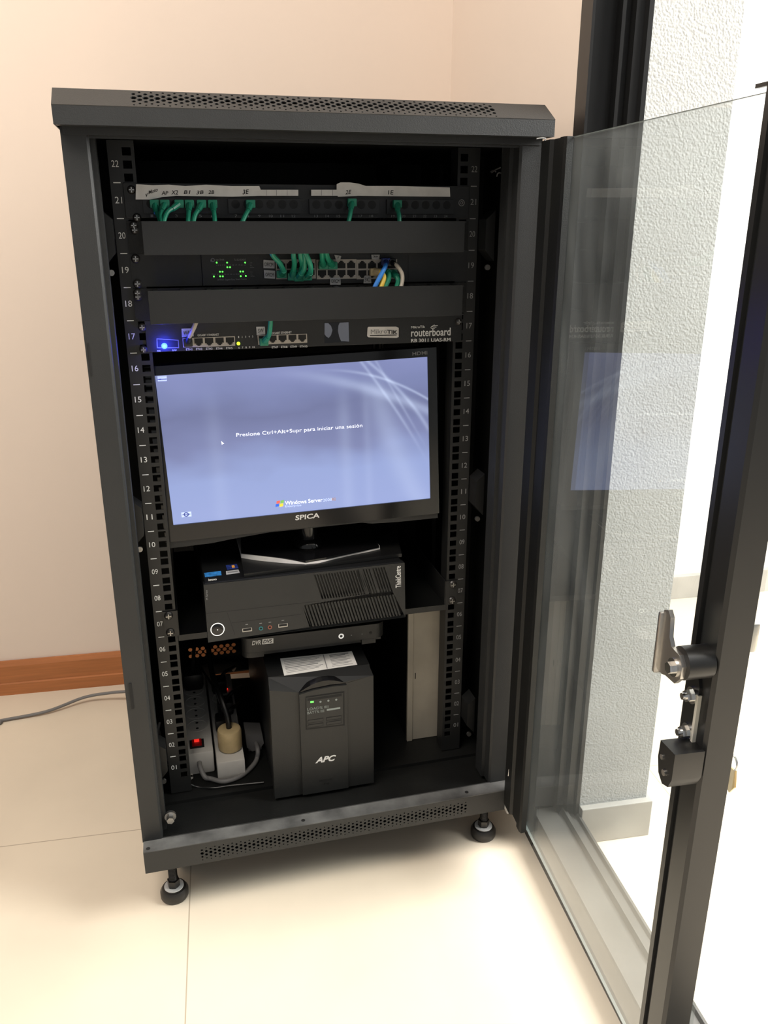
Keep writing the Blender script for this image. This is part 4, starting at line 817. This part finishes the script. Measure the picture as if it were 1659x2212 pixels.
for u, v in ((692, 1515), (709, 1512.8), (726, 1510.5)): q = PY(u, v, yc); t.cyl((q.x, yc-0.0015, q.z), (q.x, yc-0.0012, q.z), 0.0018, n=10)
obj('display_text', t, 'lcd', dsp, False)
p = PY(674, 1516, yc-0.0012); obj('indicator_light', MB().box(p.x-0.0026, p.x+0.0026, yc-0.0018, yc-0.0012, p.z-0.0013, p.z+0.0013), 'ledg', ups, False)
t = MB(); T(t, 'APC', 681, 1649, 726, 1642.5, 12.5, yl=yc, shear=0.35, bold=0.035); obj('maker_lettering', t, 'white', ups, False)
t = MB(); T(t, 'SMART-UPS', 689, 1689, 718, 1685.5, 4.5, yl=yc); T(t, '1500', 697, 1695, 711, 1693.5, 3.5, yl=yc); obj('model_lettering', t, 'rail', ups, False)
m_ = MB(); QZ(m_, ((605, 1423), (760, 1407), (771.6, 1436), (614, 1459.6)), zu1+0.0002, 0.0004); ls = obj('instruction_label', m_, 'paper', ups, False)
t = MB(); zl = zu1+0.0007
def zline(u0, v0, u1, v1, w_): QZ(t, ((u0, v0), (u1, v1), (u1+w_*0.3, v1+w_), (u0+w_*0.3, v0+w_)), zl, 0.0001)
for k in range(9):
    f = k/8; zline(612+7*f, 1426+27*f, 694-5*(k % 3)+5*f, 1416+25*f, 1.6 if k == 5 else 0.8)
    zline(711+7*f, 1415+24*f, 752-8*(k % 2)+10*f, 1410+23*f, 1.5 if k in (0, 1) else 0.8)
zline(697, 1414, 699, 1413.8, 30)
obj('label_print', t, 'dim', ls, False)
# ---- old beige case standing at the right
bc = thing('beige_case', 'narrow beige metal case standing upright at the right under the shelf', 'computer case', (0.206, 0.2, -0.030))
obj('shell', MB().box(0.1725, 0.2440, 0.052, 0.40, -0.030, 0.2500), 'inner', bc, False)
obj('face_plate', MB().box(0.1800, 0.2445, 0.049, 0.052, -0.0295, 0.2500, bev=0.0006), 'beige', bc, False)
obj('edge_flange', MB().box(0.1705, 0.1805, 0.046, 0.053, -0.0300, 0.2500, bev=0.0008), 'beige', bc, False)
q = PY(897, 1460, 0.049); obj('latch_slot', MB().box(q.x-0.0008, q.x+0.0008, 0.0485, 0.049, q.z-0.006, q.z+0.006), 'hole', bc, False)
# ---- power strips
def strip_thing(label, x0, x1, y0, y1, z0, z1, n):
    s = thing('power_strip', label, 'power strip', ((x0+x1)/2, (y0+y1)/2, z0))
    obj('housing', MB().box(x0, x1, y0, y1, z0, z1, bev=0.003), 'stripw', s)
    for k in range(n):
        cy = y0+0.085+k*0.042; cx = (x0+x1)/2
        so = obj('socket', MB().lathe([(0.0195, 0), (0.0195, 0.0014), (0.0175, 0.0017), (0.0168, 0.0009)], (cx, cy, z1-0.0004), 26), 'stripw', s)
        obj('socket_hole', MB().cyl((cx, cy-0.009, z1+0.0002), (cx, cy-0.009, z1+0.0008), 0.0026, n=12).cyl((cx, cy+0.009, z1+0.0002), (cx, cy+0.009, z1+0.0008), 0.0026, n=12), 'hole', so)
    return s
s1 = strip_thing('white power strip with a lit red rocker switch, at the far left', -0.2290, -0.1815, 0.045, 0.335, -0.0300, 0.0130, 5)
zs = 0.0130
m_ = MB().box(-0.2205, -0.1960, 0.060, 0.084, zs, zs+0.0020); rk = obj('switch_frame', m_, 'hole', s1, False)
obj('rocker_switch', MB().prism([(0.0635, zs+0.0020), (0.0805, zs+0.0020), (0.0805, zs+0.0052), (0.072, zs+0.0030), (0.0635, zs+0.0036)], -0.2165, -0.2000, 'x'), 'ledrd', rk, False)
obj('switch_glow', MB().box(-0.2125, -0.2040, 0.0735, 0.0795, zs+0.0036, zs+0.0056), 'ledr', rk, False)
obj('mounting_tab', MB().box(-0.2285, -0.2195, 0.036, 0.046, -0.0300, -0.0270).cyl((-0.2240, 0.0375, -0.030), (-0.2240, 0.0375, -0.027), 0.0045), 'stripw', s1)
s2 = strip_thing('cream power strip right of the red switched one, under a round plug', -0.1780, -0.1300, 0.018, 0.320, -0.0300, 0.0050, 5)
q = PZ(489, 1488, 0.008); m_ = MB().box(-0.168, -0.142, q.y-0.012, q.y+0.012, 0.0050, 0.0068); rk = obj('switch_frame', m_, 'hole', s2, False)
obj('switch_glow', MB().cyl((q.x, q.y, 0.0068), (q.x, q.y, 0.0082), 0.0030, n=12), 'ledr', rk)
pcx, pcy = -0.1515, 0.058
pl = thing('round_plug', 'cream round plug with a black cord on the right power strip', 'plug', (pcx, pcy, 0.0068))
obj('plug_body', MB().lathe([(0.0195, 0), (0.0210, 0.003), (0.0210, 0.034), (0.0195, 0.038), (0.0165, 0.0395), (0.0080, 0.0395)], (pcx, pcy, 0.0068), 32), 'yplug', pl)
obj('cord', MB().tube([(pcx, pcy, 0.044), (pcx-0.002, pcy+0.003, 0.070), (pcx-0.010, pcy+0.03, 0.095), (pcx-0.02, pcy+0.10, 0.11), (pcx-0.02, pcy+0.25, 0.13)], 0.0048, 10), 'plastic', pl)
for k, (x, y, lb_) in enumerate(((-0.158, 0.118, 'black plug directly behind the cream round plug'), (-0.150, 0.175, 'black plug second behind the cream round plug'), (-0.156, 0.255, 'black plug furthest back on the right power strip'))):
    p_ = thing('power_plug', lb_, 'plug', (x, y, 0.0062), 'black plugs on the power strips')
    obj('plug_body', MB().box(x-0.015, x+0.014, y-0.016, y+0.016, 0.0062, 0.034, bev=0.006), 'plastic', p_)
    obj('cord', MB().tube([(x, y, 0.030), (x+0.012, y-0.012, 0.052), (x+0.024, y+0.01, 0.045), (x+0.035, y+0.06, 0.02), (x+0.036, y+0.12, -0.02)], 0.0036, 8), 'plastic', p_)
p_ = thing('power_plug', 'large black plug at the back of the left power strip', 'plug', (-0.205, 0.27, 0.0142), 'black plugs on the power strips')
obj('plug_body', MB().box(-0.224, -0.186, 0.250, 0.292, 0.0142, 0.050, bev=0.008), 'plastic', p_); obj('cord', MB().tube([(-0.205, 0.27, 0.045), (-0.20, 0.28, 0.08), (-0.19, 0.33, 0.12), (-0.18, 0.40, 0.16)], 0.0036, 8), 'plastic', p_)
p_ = thing('wall_adapter', 'dull grey plug adapter lying between power strip and power unit', 'plug', (-0.105, 0.12, -0.03))
obj('adapter_body', MB().prism([(-0.122, 0.010), (-0.092, 0.004), (-0.090, -0.014), (-0.098, -0.026), (-0.112, -0.028), (-0.121, -0.018)], 0.085, 0.125, 'y'), 'greyc', p_, False)
obj('adapter_foot', MB().box(-0.118, -0.094, 0.09, 0.12, -0.0300, -0.025), 'greyc', p_, False)
cb = MB().tube([(-0.2065, 0.052, -0.006), (-0.2063, 0.036, -0.009), (-0.200, 0.022, -0.021), PZ(455, 1682, -0.026), PZ(485, 1688, -0.026), PZ(520, 1676, -0.0255), PZ(545, 1655, -0.0255), PZ(555, 1638, -0.024), PZ(556, 1615, -0.01), (-0.108, 0.15, -0.026)], 0.0042, 12)
one('power_cable', cb, 'greyc', 'grey power cord looping in front of both power strips', 'cable')
cb = MB().tube([PY(362, 1655, 0.03), PY(380, 1672, 0.01), PZ(420, 1698, -0.0275), PZ(460, 1702, -0.0275), PZ(500, 1697, -0.0275), PZ(570, 1690, -0.027)], 0.0017, 8)
one('thin_cord', cb, 'plastic', 'thin black cord lying on the cabinet base before the strips', 'cable')
cb = MB().tube([PY(345, 1560, 0.03), PY(338, 1600, 0.02), PY(345, 1630, 0.02), PY(361, 1652, 0.03)], 0.0022, 8)
one('grey_cord', cb, 'greyc', 'grey cord hanging behind the left rail near unit 02', 'cable', 'grey cords behind the left rail')
cb = MB().tube([PY(340, 1565, 0.035), PY(350, 1605, 0.03), PY(361, 1638, 0.035), PY(366, 1642, 0.05)], 0.0022, 8)
one('grey_cord', cb, 'greyc', 'second grey cord behind the left rail, closer to it', 'cable', 'grey cords behind the left rail')
cb = MB().tube([PY(425, 1425, 0.30), PY(445, 1460, 0.24), PY(463, 1487, 0.18), PY(478, 1530, 0.16), PY(488, 1565, 0.13)], 0.0022, 8)
one('thin_cord', cb, 'plastic', 'thin black cord slanting down behind the plugs', 'cable')

# ================================================================ lift everything onto the floor at zero
for o in list(col.objects):
    if o.parent is None and o.type in ('MESH', 'EMPTY', 'LIGHT') and o.name != 'blue_led_glow': o.location.z += FL
for o in list(col.objects):
    if o.type == 'MESH' and o.name.startswith('trim_'): o.data.materials[0].use_nodes = True
